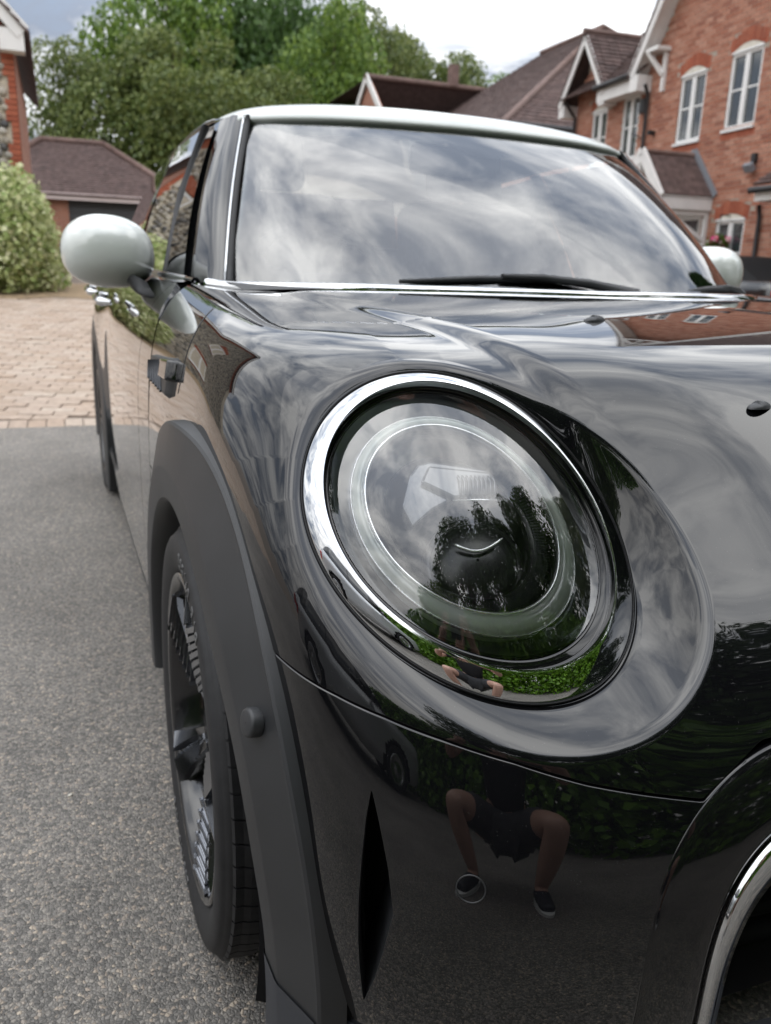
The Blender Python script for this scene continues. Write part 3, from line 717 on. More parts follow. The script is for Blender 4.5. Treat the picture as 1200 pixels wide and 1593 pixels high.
# ---- wheels
def text_mesh(txt, size, depth=.0006):
    cu = bpy.data.curves.new('lettering', 'FONT'); cu.body = txt; cu.size = size; cu.extrude = depth; cu.align_x = 'CENTER'; cu.align_y = 'CENTER'
    o = bpy.data.objects.new('lettering', cu); scene.collection.objects.link(o)
    bpy.context.view_layer.update()
    dg = bpy.context.evaluated_depsgraph_get(); me = bpy.data.meshes.new_from_object(o.evaluated_get(dg))
    bpy.data.objects.remove(o, do_unlink=True); bpy.data.curves.remove(cu)
    v = np.array([tuple(x.co) for x in me.vertices]); f = [tuple(p.vertices) for p in me.polygons]; bpy.data.meshes.remove(me)
    return v, f
RT, RR = .290, .226      # tyre and rim radius
def make_wheel_meshes():
    """local frame: wheel axis = local x, outer face towards -x; centre at origin"""
    out = {}
    def rev(prof, k=120):
        return np.array([[(x, -r*math.sin(q), r*math.cos(q)) for x, r in prof] for q in np.linspace(0, 2*np.pi, k, endpoint=False)])
    # tyre: outer face at x=0, tread towards +x
    prof = [(.012, RR-.004), (.004, RR+.002), (.000, RR+.010), (-.004, RR+.022), (-.0055, RR+.036), (-.004, RR+.047), (-.001, RR+.053), (.002, RR+.0545), (.0035, RR+.0565), (.010, RR+.0625), (.020, RT-.0025), (.030, RT), (.048, RT+.0005), (.050, RT-.0065), (.057, RT-.0065), (.059, RT+.001), (.092, RT+.0015), (.094, RT-.006), (.103, RT-.006), (.105, RT+.0015), (.140, RT+.001), (.142, RT-.0065), (.149, RT-.0065), (.151, RT+.0005), (.170, RT), (.185, RT-.006), (.198, RR+.053), (.204, RR+.035), (.195, RR)]
    mb = MB(); mb.grid(rev(prof, 160), closed_u=True, flip=False); out['tyre'] = mb.mesh('tyre', True); out['tyre'].materials.append(M_TYRE)
    # shoulder grooves (dark wedges sunk into the shoulder as raised ribs between them)
    mb = MB()
    for i in range(64):
        a0 = 2*np.pi*i/64; a1 = a0+2*np.pi/64*.90
        q = []
        for a in np.linspace(a0, a1, 3):
            for x, r in ((.0075, RR+.0585), (.012, RR+.0665), (.022, RT+.0012), (.030, RT+.0026), (.0475, RT+.0030)):
                q.append((x, -r*math.sin(a+x*.9), r*math.cos(a+x*.9)))
        mb.grid(np.array(q).reshape(3, 5, 3))
        lo = [(p[0], p[1]*(1-.008/math.hypot(p[1], p[2])), p[2]*(1-.008/math.hypot(p[1], p[2]))) for p in q]
        top = np.array(q).reshape(3, 5, 3); bot = np.array(lo).reshape(3, 5, 3)
        mb.grid(np.stack([top[0], bot[0]], 0), flip=True); mb.grid(np.stack([top[2], bot[2]], 0)); mb.grid(np.stack([top[:, 0], bot[:, 0]], 1), flip=True)
    out['tread_block'] = mb.mesh('tread_blocks', False); out['tread_block'].materials.append(M_TYRE)
    # rim barrel and flange
    prof = [(.012, RR-.002), (.003, RR+.0015), (.000, RR-.002), (.001, RR-.008), (.006, RR-.013), (.012, RR-.016), (.016, RR-.020), (.05, RR-.030), (.12, RR-.040), (.19, RR-.02)]
    mb = MB(); mb.grid(rev(prof, 120), closed_u=True); out['rim'] = mb.mesh('rim', True); out['rim'].materials.append(M_RIM)
    prof = [(.0035, RR-.0105), (.0020, RR-.0085), (.0008, RR-.0045), (.0012, RR-.0025)]
    mb = MB(); mb.grid(rev(prof, 120), closed_u=True); out['rim_edge'] = mb.mesh('rim_edge', True); out['rim_edge'].materials.append(M_RIB)
    # hub and cap
    prof = [(.028, .0005), (.027, .030), (.030, .034), (.036, .036), (.038, .060), (.050, .075), (.09, .075)]
    mb = MB(); mb.grid(rev(prof, 40), closed_u=True); out['hub'] = mb.mesh('hub', True); out['hub'].materials.append(M_RIM)
    # brake disc
    prof = [(.085, .05), (.080, .06), (.080, .145), (.092, .147), (.092, .06)]
    mb = MB(); mb.grid(rev(prof, 60), closed_u=True); out['brake_disc'] = mb.mesh('brake_disc', True); out['brake_disc'].materials.append(M_SATIN)
    # one spoke: broad flat blade, feathered with slanting machined fins
    mb = MB()
    st = []
    for r, w, x, th in ((.045, .030, .032, .030), (.09, .042, .022, .030), (.14, .058, .012, .032), (.19, .078, .005, .030), (.213, .090, .006, .028), (.220, .094, .012, .024)):
        st.append([(x+.012, -w*.5, r), (x+.003, -w*.46, r), (x, -w*.16, r), (x+.006, 0, r), (x, w*.16, r), (x+.003, w*.46, r), (x+.012, w*.5, r), (x+th, w*.42, r), (x+th, -w*.42, r)])
    P = np.array([[(x, -t, r) for x, t, r in row] for row in st]); mb.grid(P, closed_v=True)
    out['spoke'] = mb.mesh('spoke', False); out['spoke'].materials.append(M_RIM)
    out['fin'] = []
    for i in range(8):
        r0 = .080+.0150*i; w = np.interp(r0, [.045, .09, .14, .19, .213], [.030, .042, .058, .078, .09]); x = np.interp(r0, [.045, .09, .14, .19, .213], [.032, .022, .012, .005, .006]); both = []
        for side in (1, -1):
            mb = MB(); a = np.array([x-.011, -side*w*.10, r0]); b = np.array([x-.004, -side*w*.50, r0+.026]); t = b-a; u = np.array([0, t[2], -t[1]]); u /= np.linalg.norm(u); n = np.array([1.0, 0, 0])
            q = [a+u*.0036, a-u*.0036, b-u*.0036, b+u*.0036]; o = 0; mb.v = [tuple(p) for p in q]+[tuple(p+n*.018) for p in q]; mb.f = [(0, 1, 2, 3)]+[(k, 4+k, 4+(k+1) % 4, (k+1) % 4) for k in range(4)]
            me = mb.mesh('fin'); me.materials.append(M_RIB); both.append(me)
        out['fin'] += both
    # raised lettering on the sidewall
    mb = MB()
    def arc_text(txt, r, a_c, size, step):
        for i, ch in enumerate(txt):
            if ch == ' ': continue
            v, f = text_mesh(ch, size)
            a = a_c+(i-(len(txt)-1)/2)*step
            o = len(mb.v)
            for x, y, z in v:
                rr = r+y; aa = a+x/r
                s_ = np.interp(rr, [RR+.002, RR+.010, RR+.022, RR+.036, RR+.047, RR+.053], [.004, 0, -.004, -.0055, -.004, -.001])
                mb.v.append((s_-.0007-z, -rr*math.sin(aa), rr*math.cos(aa)))
            mb.f += [tuple(o+q for q in reversed(p)) for p in f]
    out['_arc'] = arc_text
    arc_text('205/40 R18', RR+.033, R(19), .028, R(3.7)); arc_text('205/40 R18', RR+.033, R(199), .028, R(3.7))
    out['sidewall_lettering'] = mb.mesh('sidewall_lettering', False); out['sidewall_lettering'].materials.append(M_TEXT)
    return out
WM = make_wheel_meshes()
def make_wheel(loc, side, camber=0.0, steer=0.0, spin=0.0):
    w = empty('wheel', loc, parent=car)
    w.rotation_euler = Euler((0, camber if side < 0 else -camber, (0 if side < 0 else math.pi)+steer))
    for n in ('tyre', 'rim', 'rim_edge', 'hub', 'brake_disc', 'sidewall_lettering'):
        q = put(n, WM[n], None, w)
        if n == 'sidewall_lettering': q['kind'] = 'stuff'
    tb = put('tread_block', WM['tread_block'], None, w); tb['kind'] = 'stuff'
    for k in range(5):
        a = spin+2*math.pi*k/5
        put('spoke', WM['spoke'], None, w, rot=(a, 0, 0))
        for me in (WM['fin'] if loc[1] < 1 and side < 0 else []): put('fin', me, None, w, rot=(a, 0, 0))
    return w
make_wheel((-.840, 0, .327), -1, camber=R(.4), spin=R(14))
make_wheel((.840, 0, .327), 1, spin=R(30))
make_wheel((-.842, 2.567, .327), -1, spin=R(50))
make_wheel((.842, 2.567, .327), 1, spin=R(10))
# dark wheel housings
def housing(cy, side):
    ph = np.linspace(R(-115), R(112), 40)
    G = np.array([[(side*x, cy-r*math.sin(p), AX_Z+r*math.cos(p)) for x, r in ((.815, .350), (.79, .362), (.60, .370), (.52, .365), (.50, .10))] for p in ph])
    mb = MB(); mb.grid(G, flip=(side > 0)); mb.build('wheel_housing', M_DARK, car, smooth=True)
for cy in (0, 2.567):
    for sd in (-1, 1): housing(cy, sd)

# ---- body sides
SIDE_Z = [.190, .260, .330, .45, .58, .70, .80, .865, .900, .925]
SIDE_X = [-.790, -.8215, -.8285, -.8335, -.8352, -.8335, -.8250, -.8065, -.7850, -.7560]
SIDE_Y = [.44, .75, 1.1, 1.5, 1.9, 2.25, 2.56, 2.8, 2.95, 3.06]
SIDE_D = [.0, -.006, -.010, -.011, -.005, -.010, -.014, .02, .10, .32]
SIDE = [[(x+d, y, z+(.004 if z > .85 else 0)*(y-.44)*2) for y, d in zip(SIDE_Y, SIDE_D)] for z, x in zip(SIDE_Z, SIDE_X)]
side_s = Surf(SIDE)
def side_pts(T, S):
    return np.einsum('nj,jkd,nk->nd', bbasis(side_s.nt, T.ravel()), side_s.C, bbasis(side_s.ns, S.ravel())).reshape(*T.shape, 3)
_sy = np.linspace(0, 1, 400); _yy = side_pts(np.full((1, 400), .5), _sy[None])[0, :, 1]
def s_at_y(y): return np.interp(y, _yy, _sy)
def side_panel(name, y0f, y1f, t0, t1, m, sd, nt=40, ns=50, arch=None, gap=.002):
    tt = np.linspace(t0, t1, nt); y0 = np.array([y0f(t) if callable(y0f) else y0f for t in tt])+gap; y1 = np.array([y1f(t) if callable(y1f) else y1f for t in tt])-gap
    Y = y0[:, None]+(y1-y0)[:, None]*np.linspace(0, 1, ns); S = s_at_y(Y); T = np.broadcast_to(tt[:, None], S.shape)
    P = side_pts(T, S)
    N = normals_of(P); N *= np.sign(-N[..., :1]+1e-9)
    inn = lambda A, n: A-n*.012
    P2 = np.concatenate([inn(P[:1], N[:1]), P, inn(P[-1:], N[-1:])], 0); N2 = np.concatenate([N[:1], N, N[-1:]], 0)
    P2 = np.concatenate([inn(P2[:, :1], N2[:, :1]), P2, inn(P2[:, -1:], N2[:, -1:])], 1)
    V = P2.reshape(-1, 3).copy(); F = grid_faces(*P2.shape[:2])
    for cy in (arch or []):
        r = np.hypot(V[:, 1]-cy, V[:, 2]-AX_Z); b = r < .448
        F = [f for f in F if not all(b[i] for i in f)]
        k = np.where(b)[0]; sc = .448/np.maximum(r[k], 1e-6); V[k, 1] = cy+(V[k, 1]-cy)*sc; V[k, 2] = AX_Z+(V[k, 2]-AX_Z)*sc
    used = sorted({i for f in F for i in f}); mp = {u: i for i, u in enumerate(used)}
    v = [tuple(V[u]) for u in used]; f = [tuple(mp[i] for i in q) for q in F]
    if sd > 0: v = mirror_x(v); f = [tuple(reversed(q)) for q in f]
    return sharp(add(name, v, f, m, car), 40)
def wing_front(t):
    z = side_pts(np.array([[t]]), np.array([[.02]]))[0, 0, 2]
    return np.interp(z, [.70, .80, .870, .900, .914, .930], [.449, .449, .474, .508, .535, .600])
for sd in (-1, 1):
    side_panel('front_wing', wing_front, .62, .10, 1.0, M_PAINT, sd, ns=14, arch=[0])
    front_door = side_panel('front_door', .62, 1.50, .10, 1.0, M_PAINT, sd)
    rear_door = side_panel('rear_door', 1.50, 2.30, .10, 1.0, M_PAINT, sd, arch=[2.567])
    side_panel('rear_wing', 2.30, 3.055, .06, 1.0, M_PAINT, sd, arch=[2.567])
    side_panel('sill_trim', .38, 2.22, -.0+.0, .098, M_TRIM, sd, nt=14)
    # door handles
    for y, par in ((1.32, front_door), (2.10, rear_door)):
        mb = MB(); pts = []
        for w in np.linspace(-1, 1, 15):
            pts.append((sd*(.845+.030*math.sqrt(max(0, 1-w**4))), y+.085*w, .868+.006*w))
        mb.tube(pts, [.006]+[.0115]*13+[.006], 10); h = mb.build('handle', M_CHROME, par, smooth=True)
    arch_trim(2.567, 'rear_arch_trim', ([-120, 0, 120], [-.845, -.846, -.844]), ([-120, 0, 120], [-.850, -.851, -.849]), (-105, 112), side=sd)
# rear closing panel
mb = MB()
G = []
for z, hw, y in ((.20, .50, 3.03), (.40, .56, 3.07), (.62, .56, 3.05), (.90, .52, 3.0), (1.10, .50, 2.86), (1.27, .46, 2.72)):
    G.append([(x*hw, y-.10*abs(x)**3, z) for x in np.linspace(-1, 1, 16)])
mb.grid(np.array(G)); mb.build('tailgate', M_PAINT, car, smooth=True)
mb = MB(); mb.box((0, 1.4, .20), (1.40, 3.2, .02)); mb.build('floor_pan', M_DARK, car)
mb = MB(); mb.box((0, 1.45, .55), (1.50, 1.70, .68)); mb.build('cabin_liner', M_DARK, car)

# ---- bright strip round the base of the glass
def strip(pts, w, m, name, parent, h=.0):
    pts = np.asarray(pts, float); mb = MB(); n = len(pts); G = []
    for i in range(n):
        t = pts[min(i+1, n-1)]-pts[max(i-1, 0)]; t /= np.linalg.norm(t); b = np.cross(t, [0, 0, 1.0]); b /= np.linalg.norm(b)+1e-9; u = np.cross(b, t)
        G.append([pts[i]+(w*math.cos(q))*.55*b+(w*math.sin(q))*.62*u for q in np.linspace(0, 2*np.pi, 12, endpoint=False)])
    mb.grid(np.array(G), closed_v=True); mb.f.append(tuple(range(12))); mb.f.append(tuple(reversed(range(len(mb.v)-12, len(mb.v)))))
    return mb.build(name, m, parent, smooth=True)
cowl = front([1.0], np.linspace(0, .985, 40))[0]+np.array([0, .012, .004])
cowl_full = np.concatenate([cowl[::-1], (cowl*np.array([-1, 1, 1]))[1:]])
strip(cowl_full, .019, M_CHROME, 'chrome_belt_strip', car)
belt_y = np.linspace(.705, 2.85, 40)
for sd in (-1, 1):
    bx = np.interp(belt_y, [.70, .85, 1.1, 1.6, 2.2, 2.6, 2.85], [-.706, -.734, -.752, -.760, -.758, -.745, -.70])
    bz = np.interp(belt_y, [.70, .9, 1.6, 2.2, 2.85], [.926, .934, .945, .955, .972])
    strip(np.stack([-sd*bx, belt_y, bz], 1), .017, M_CHROME, 'chrome_belt_strip', car)
    # shoulder closing under the strip
    T, S = np.meshgrid([.97, 1.0], np.linspace(s_at_y(.61), .985, 40), indexing='ij'); 
    P = side_pts(T, S); bel = np.stack([np.interp(P[1, :, 1], belt_y, bx), P[1, :, 1], np.interp(P[1, :, 1], belt_y, bz)], 1)
    G = np.stack([P[1], (P[1]+bel)/2+np.array([0, 0, .004]), bel], 0)
    if sd > 0: G[..., 0] *= -1
    mb = MB(); mb.grid(G, flip=(sd > 0)); mb.build('shoulder', M_PAINT, car, smooth=True)

# ---- greenhouse
WSB = [(0, .418, .922), (-.20, .428, .922), (-.36, .455, .922), (-.48, .508, .922), (-.575, .590, .923), (-.640, .690, .925)]
WST = [(0, .930, 1.291), (-.18, .938, 1.290), (-.32, .958, 1.289), (-.42, .987, 1.287), (-.485, 1.020, 1.286), (-.520, 1.052, 1.285)]
def lerp(a, b, w): return [tuple(x*(1-w)+y*w for x, y in zip(p, q)) for p, q in zip(a, b)]
def bulge(row, d): return [(x, y-d, z+d*.7) for x, y, z in row]
WS = [WSB, bulge(lerp(WSB, WST, .33), .018), bulge(lerp(WSB, WST, .67), .018), WST]
ws = Surf([[(-x, y, z) for x, y, z in reversed(r[1:])]+r for r in WS])
wsP = ws(np.linspace(0, 1, 40), np.linspace(0, 1, 80))
mb = MB(); mb.grid(wsP, flip=True); screen = orient(mb.build('windscreen', M_SCREEN, car, smooth=True), (0, -1, 1))
# black printed border of the windscreen (inner side)
mb = MB()
T, S = np.meshgrid(np.linspace(0, 1, 60), np.linspace(0, 1, 120), indexing='ij')
P = ws(np.linspace(0, 1, 60), np.linspace(0, 1, 120))+np.array([0, .006, -.004]); 
def border_keep(t, s):
    u = abs(2*s-1); r_ = .10
    # rounded rectangle of clear glass
    x = u; top = .90; bot = .085; side = .945
    cx = side-.10; ty = top-.10; by = bot+.10
    if t > top or t < bot or x > side: return True
    if x > cx and t > ty and ((x-cx)/.10)**2+((t-ty)/.10)**2 > 1: return True
    if x > cx and t < by and ((x-cx)/.10)**2+((by-t)/.10)**2 > 1: return True
    if u < .10 and t > .80 and ((u/.10)**2+((.9-t)/.11)**2 < 1): return True     # sensor patch behind the mirror
    return False
M_FRIT = mat('windscreen_border', (.012, .012, .014), rough=.35)
T_, S_ = np.linspace(0, 1, 60), np.linspace(0, 1, 120)
F = [f for f in grid_faces(60, 120) if border_keep(T_[f[0]//120]+.008, S_[f[0] % 120]+.004)]
add('windscreen_border', [tuple(p) for p in P.reshape(-1, 3)], F, M_FRIT, screen)

ROOF_Y = [1.05, 1.16, 1.40, 1.80, 2.20, 2.60, 2.85]
def roof_row(y):
    zc = np.interp(y, [.95, 1.05, 1.2, 1.5, 1.9, 2.3, 2.7, 2.9], [1.332, 1.356, 1.379, 1.396, 1.392, 1.370, 1.325, 1.285])
    ze = np.interp(y, [1.05, 1.2, 1.5, 1.9, 2.3, 2.7, 2.9], [1.308, 1.321, 1.325, 1.310, 1.269, 1.215, 1.185])
    xe = np.interp(y, [1.05, 1.3, 1.8, 2.3, 2.85], [.540, .560, .572, .578, .56])
    return zc, ze, xe
def make_roof():
    ys = np.linspace(0, 1, 30); G = []
    for w in ys:
        row = []
        for u in np.linspace(-1, 1, 41):
            y = (.925+.135*abs(u)**2.2)*(1-w)+(2.86-.05*abs(u)**2)*w
            yy = max(y, 1.0) if w > 0 else y
            zc, ze, xe = roof_row(max(y, .95)+.0)
            x = u*xe
            z = ze+(zc-ze)*(1-abs(u)**2.4)**.62
            row.append((x, y, z))
        G.append(row)
    G = np.array(G)
    # front edge rolls down on to the windscreen
    e = G[0]
    wt = ws([1.0], (1-np.linspace(-1, 1, 41))/2*1.0)[0][::1]
    wt = wt[np.argsort(wt[:, 0])]
    lip0 = np.stack([e[:, 0], np.interp(e[:, 0], wt[:, 0], wt[:, 1])-.004, np.interp(e[:, 0], wt[:, 0], wt[:, 2])+.006], 1)
    lip1 = lip0+np.array([0, .004, .012]); 
    mid = lip1*.45+G[2]*.55+np.array([0, -.004, .006])
    Q = np.concatenate([(lip0+np.array([0, .02, -.012]))[None], lip0[None], lip1[None], mid[None], G[3:]], 0)
    # side rails turned down
    left = Q[:, :1]+np.array([-.010, 0, -.020]); right = Q[:, -1:]+np.array([.010, 0, -.020])
    left2 = Q[:, :1]+np.array([-.006, 0, -.006]); right2 = Q[:, -1:]+np.array([.006, 0, -.006])
    Q = np.concatenate([left, left2, Q, right2, right], 1)
    mb = MB(); mb.grid(Q); o = mb.build('roof', M_SILVER, car, smooth=True)
    s = o.modifiers.new('s', 'SUBSURF'); s.levels = 1; s.render_levels = 1
make_roof()
for sd in (-1, 1):
    fx = lambda p: (p[0]*-sd, p[1], p[2])
    # windscreen pillar: gloss black, with seal and thin bright line along the glass
    lo_in, lo_out, lo_bk = np.array((-.640, .690, .925)), np.array((-.678, .748, .925)), np.array((-.716, .86, .930))
    hi_in, hi_out, hi_bk = np.array((-.520, 1.062, 1.296)), np.array((-.560, 1.092, 1.302)), np.array((-.585, 1.15, 1.290))
    G = []
    for w in np.linspace(0, 1, 14):
        bow = np.array([-.012, -.006, .010])*math.sin(math.pi*w)
        a = lo_in*(1-w)+hi_in*w; b = lo_out*(1-w)+hi_out*w+bow; c = lo_bk*(1-w)+hi_bk*w+bow*.7
        G.append([a+np.array([.004, .02, -.004]), a+bow*.3, a*.7+b*.3+np.array([-.004, -.008, .004])+bow*.2, a*.35+b*.65+np.array([-.007, -.009, .004]), b, b*.6+c*.4+np.array([-.004, 0, 0]), c, c+np.array([.02, .01, 0])])
    G = np.array([[fx(p) for p in r] for r in G]); mb = MB(); mb.grid(G, flip=(sd < 0)); pil = mb.build('windscreen_pillar', M_PAINT, car, smooth=True)
    ed = [lo_in*(1-w)+hi_in*w+np.array([-.012, -.006, .010])*math.sin(math.pi*w)*.55+np.array([-.002, -.006, .003]) for w in np.linspace(0, 1, 14)]
    mb = MB(); mb.tube([fx(p) for p in ed], .0075, 8); mb.build('seal', M_SEAL, pil, smooth=True)
    mb = MB(); mb.tube([fx(p+np.array([-.009, .003, .003])) for p in ed], .0028, 6); mb.build('bright_line', M_SATIN, pil, smooth=True)
    # side glass panes
    def pane(name, c0, c1, c2, c3, m):
        c0, c1, c2, c3 = map(np.array, (c0, c1, c2, c3)); G = np.array([[(c0*(1-u)+c1*u)*(1-v)+(c3*(1-u)+c2*u)*v+np.array([-.014*math.sin(math.pi*v), 0, 0]) for u in np.linspace(0, 1, 12)] for v in np.linspace(0, 1, 12)])
        G = np.array([[fx(p) for p in r] for r in G]); mb = MB(); mb.grid(G, flip=(sd > 0)); return orient(mb.build(name, m, car, smooth=True), (sd, 0, .1))
    pane('quarter_glass', (-.714, .835, .930), (-.738, .97, .938), (-.598, 1.20, 1.287), (-.588, 1.125, 1.284), M_SIDEGLASS)
    pane('front_side_window', (-.742, .985, .938), (-.757, 1.51, .946), (-.612, 1.62, 1.292), (-.600, 1.215, 1.290), M_SIDEGLASS)
    pane('rear_side_window', (-.758, 1.58, .947), (-.755, 2.28, .958), (-.625, 2.28, 1.258), (-.614, 1.69, 1.290), M_SIDEGLASS)
    # pillars and window frame
    def bar(a, b, w, m, name):
        mb = MB(); mb.tube([fx(np.array(a)), fx((np.array(a)+np.array(b))/2+np.array([-.014, 0, 0])), fx(np.array(b))], w, 8); mb.build(name, m, car, smooth=True)
    bar((-.733, .975, .938), (-.597, 1.208, 1.290), .011, M_SEAL, 'window_divider')
    for y0, y1, yt0, yt1, nm in ((1.51, 1.58, 1.62, 1.69, 'centre_pillar'), (2.28, 2.60, 2.28, 2.52, 'rear_pillar')):
        xl = lambda y: np.interp(y, [.7, .85, 1.1, 1.6, 2.2, 2.6, 2.85], [-.708, -.742, -.762, -.770, -.768, -.752, -.70])+.008
        xt = lambda y: np.interp(y, [1.05, 1.3, 1.8, 2.3, 2.85], [-.570, -.592, -.605, -.610, -.59])
        zt = lambda y: np.interp(y, [1.05, 1.2, 1.5, 1.9, 2.3, 2.7, 2.9], [1.285, 1.300, 1.304, 1.290, 1.250, 1.197, 1.17])
        G = []
        for v in np.linspace(0, 1, 12):
            bx_ = -.016*math.sin(math.pi*v)-.003
            G.append([fx(np.array((xl(a)*(1-v)+xt(b)*v+bx_, a*(1-v)+b*v, .945*(1-v)+zt(b)*v))) for a, b in zip(np.linspace(y0, y1, 6), np.linspace(yt0, yt1, 6))])
        mb = MB(); mb.grid(np.array(G), flip=(sd > 0)); mb.build(nm, M_GLOSS, car, smooth=True)
    # rear side glass to tail
    pane('rear_quarter_glass', (-.748, 2.60, .960), (-.60, 2.86, .975), (-.52, 2.74, 1.20), (-.600, 2.52, 1.215), M_SIDEGLASS)
    # roof drip rail in silver between roof and windows
    rp = [fx(np.array((np.interp(y, [1.05, 1.3, 1.8, 2.3, 2.85], [-.562, -.582, -.594, -.600, -.58]), y, np.interp(y, [1.05, 1.2, 1.5, 1.9, 2.3, 2.7, 2.9], [1.292, 1.306, 1.310, 1.296, 1.256, 1.203, 1.175])))) for y in np.linspace(1.13, 2.8, 24)]
    mb = MB(); mb.tube(rp, [.003, .006]+[.009]*22, 8); mb.build('roof_rail', M_GLOSS, car, smooth=True)
# rear window
mb = MB(); mb.grid(np.array([[(x*hw, y-.05*x*x, z) for x in np.linspace(-1, 1, 10)] for z, hw, y in ((.975, .60, 2.93), (1.12, .55, 2.86), (1.27, .49, 2.76))])); orient(mb.build('rear_window', M_SIDEGLASS, car, smooth=True), (0, 1, .5))

# ---- door mirrors
M_MIRCAP = mat('pale_silver_mirror_paint', (.60, .63, .595), rough=.3, coat=1.0, coat_ior=1.7)
def make_mirror(sd):
    root = empty('door_mirror', parent=car)
    c = np.array((sd*.856, 1.02, .984)); mb = MB(); G = []
    n = 32
    for i in range(n+1):
        a = -math.pi/2+math.pi*i/n; row = []
        for j in range(40):
            b = 2*math.pi*j/40
            sx, sy, sz = math.cos(a)*math.cos(b), math.sin(a), math.cos(a)*math.sin(b)
            x = .102*np.sign(sx)*abs(sx)**.86; z = .080*np.sign(sz)*abs(sz)**.84
            x *= 1+.06*(-sz); y = (.085 if sy < 0 else .030)*np.sign(sy)*abs(sy)**.95
            row.append((c[0]+sd*x, c[1]+y, c[2]+z+.004*x/.1))
        G.append(row)
    mb.grid(np.array(G), closed_v=True, flip=(sd < 0)); cap = mb.build('mirror_cap', M_MIRCAP, root, smooth=True)
    seam = [(c[0]+sd*(.100*math.cos(q)), c[1]+.012, c[2]+.078*math.sin(q)) for q in np.linspace(0, 2*math.pi, 48)]
    MB().tube(seam, .0035, 6).build('mirror_seam', M_SEAL, root, smooth=True)
    mb = MB(); mb.lathe([(.0005, 0), (.085, 0), (.088, -.004)], 40, np.array(Matrix.Translation(Vector(c+np.array([0, .031, 0]))) @ Matrix.Rotation(-math.pi/2, 4, 'X') @ Matrix.Diagonal((1.05, .82, 1, 1)))); mb.build('mirror_glass', M_CHROME, root, smooth=True)
    # arm: two-stage black neck down to the door
    G = []
    for p, rx, rz in (((.806, 1.00, .935), .050, .030), ((.792, .99, .905), .046, .030), ((.778, .975, .884), .043, .028), ((.762, .95, .866), .041, .026), ((.745, .92, .850), .040, .024)):
        G.append([(sd*(p[0]+rx*.80*math.cos(q)), p[1]+.05*math.sin(q)*.9, p[2]+rz*.75*math.cos(q)) for q in np.linspace(0, 2*np.pi, 20, endpoint=False)])
    mb = MB(); mb.grid(np.array(G), closed_v=True, flip=(sd > 0)); mb.build('mirror_arm', M_TRIM, root, smooth=True)
    p0, p1 = np.array(G[2]).mean(0), None
    Gs = []
    for k_, sc in ((0, 1.045), (1, 1.045)):
        base = np.array(G[2]) if k_ == 0 else np.array(G[2])*.85+np.array(G[3])*.15
        Gs.append(base.mean(0)+(base-base.mean(0))*sc)
    mb = MB(); mb.grid(np.array(Gs), closed_v=True, flip=(sd > 0)); mb.build('arm_joint', M_SEAL, root, smooth=True)
    return root
make_mirror(-1); make_mirror(1)

# ---- side scuttle on the wing, dark strip for the panel gap, washer jets, wipers
_sg = front(np.linspace(.45, .85, 160), np.linspace(.85, 1, 160)).reshape(-1, 3)
def wing_x(y, z): return abs(_sg[np.argmin((_sg[:, 1]-y)**2+(_sg[:, 2]-z)**2), 0])
for sd in (-1, 1):
    pp = lambda y, z, t: (sd*(wing_x(y, z)+t), y, z)
    def patch(c0, c1, c2, c3, lift, m, name, parent, n=14, edge=.012):
        u = np.linspace(0, 1, n); U, V = np.meshgrid(u, u, indexing='ij')
        q = lambda k: (c0[k]*(1-U)+c1[k]*U)*(1-V)+(c3[k]*(1-U)+c2[k]*U)*V
        P, N = front_frame(q(0), q(1)); b = np.minimum(np.minimum(U, 1-U), np.minimum(V, 1-V)); P = P+N*(lift*np.clip(b/.08, -.2, 1)**.5-.001*(b < .01))[..., None]
        if sd > 0: P[..., 0] *= -1
        return MB().grid(P).build(name, m, parent, smooth=True)
    sc = patch((.640, .960), (.602, .996), (.528, .997), (.530, .966), .008, M_TRIM, 'side_scuttle', car)
    patch((.632, .9605), (.618, .976), (.570, .977), (.575, .962), .014, M_GLOSS, 'side_indicator', sc)
    for i in range(6):
        a = (.605-.0045*i, .9805+.0030*i); b = (.538, .9740+.0040*i)
        P, N = front_frame(np.array([[a[0], (a[0]+b[0])/2, b[0]]]), np.array([[a[1], (a[1]+b[1])/2, b[1]]])); P = (P+N*.0085)[0]
        if sd > 0: P[:, 0] *= -1
        MB().tube(P, .0026, 6).build('scuttle_slat', M_LOWER, sc, smooth=True)
    T = np.interp(np.linspace(0, 1, 30), [0, .33, .66, 1], [.83, .728, .636, .560]); S = np.interp(np.linspace(0, 1, 30), [0, .33, .66, 1], [.938, .941, .949, .955])
    P, N = front_frame(T[None], S[None]); P, N = P[0], N[0]; d = np.cross(N, np.gradient(P, axis=0)); d /= np.linalg.norm(d, axis=1, keepdims=True)
    G = np.stack([P-d*.0017+N*.0004, P-d*.0006+N*.0008, P+d*.0006+N*.0008, P+d*.0017+N*.0004], 1)
    if sd > 0: G[..., 0] *= -1
    MB().grid(G).build('gap_shade_strip', M_SEAL, car, smooth=True)  # black strip laid on unbroken skin, its colour standing in for a gap's shade
def jet(x, y, rz):
    i = np.argmin([np.hypot(*(q-np.array([x, y]))) for q in _bn[:, :2]]); z = _bn[i, 2]
    mb = MB(); G = []
    for a in np.linspace(0, math.pi/2, 7):
        G.append([(.0165*math.cos(a)*math.cos(b)*(1.25 if math.cos(b) > 0 else .9), .0085*math.cos(a)*math.sin(b), .008*math.sin(a)*(1 if math.cos(b) > -.2 else .7)) for b in np.linspace(0, 2*math.pi, 20, endpoint=False)])
    mb.grid(np.array(G), closed_v=True); o = mb.build('washer_jet', M_TRIM, bonnet, smooth=True); o.location = (x, y, z-.001); o.rotation_euler = (0, 0, rz)
_bn = body_detail(front(np.linspace(.5, 1, 200), np.linspace(0, .6, 200))).reshape(-1, 3)
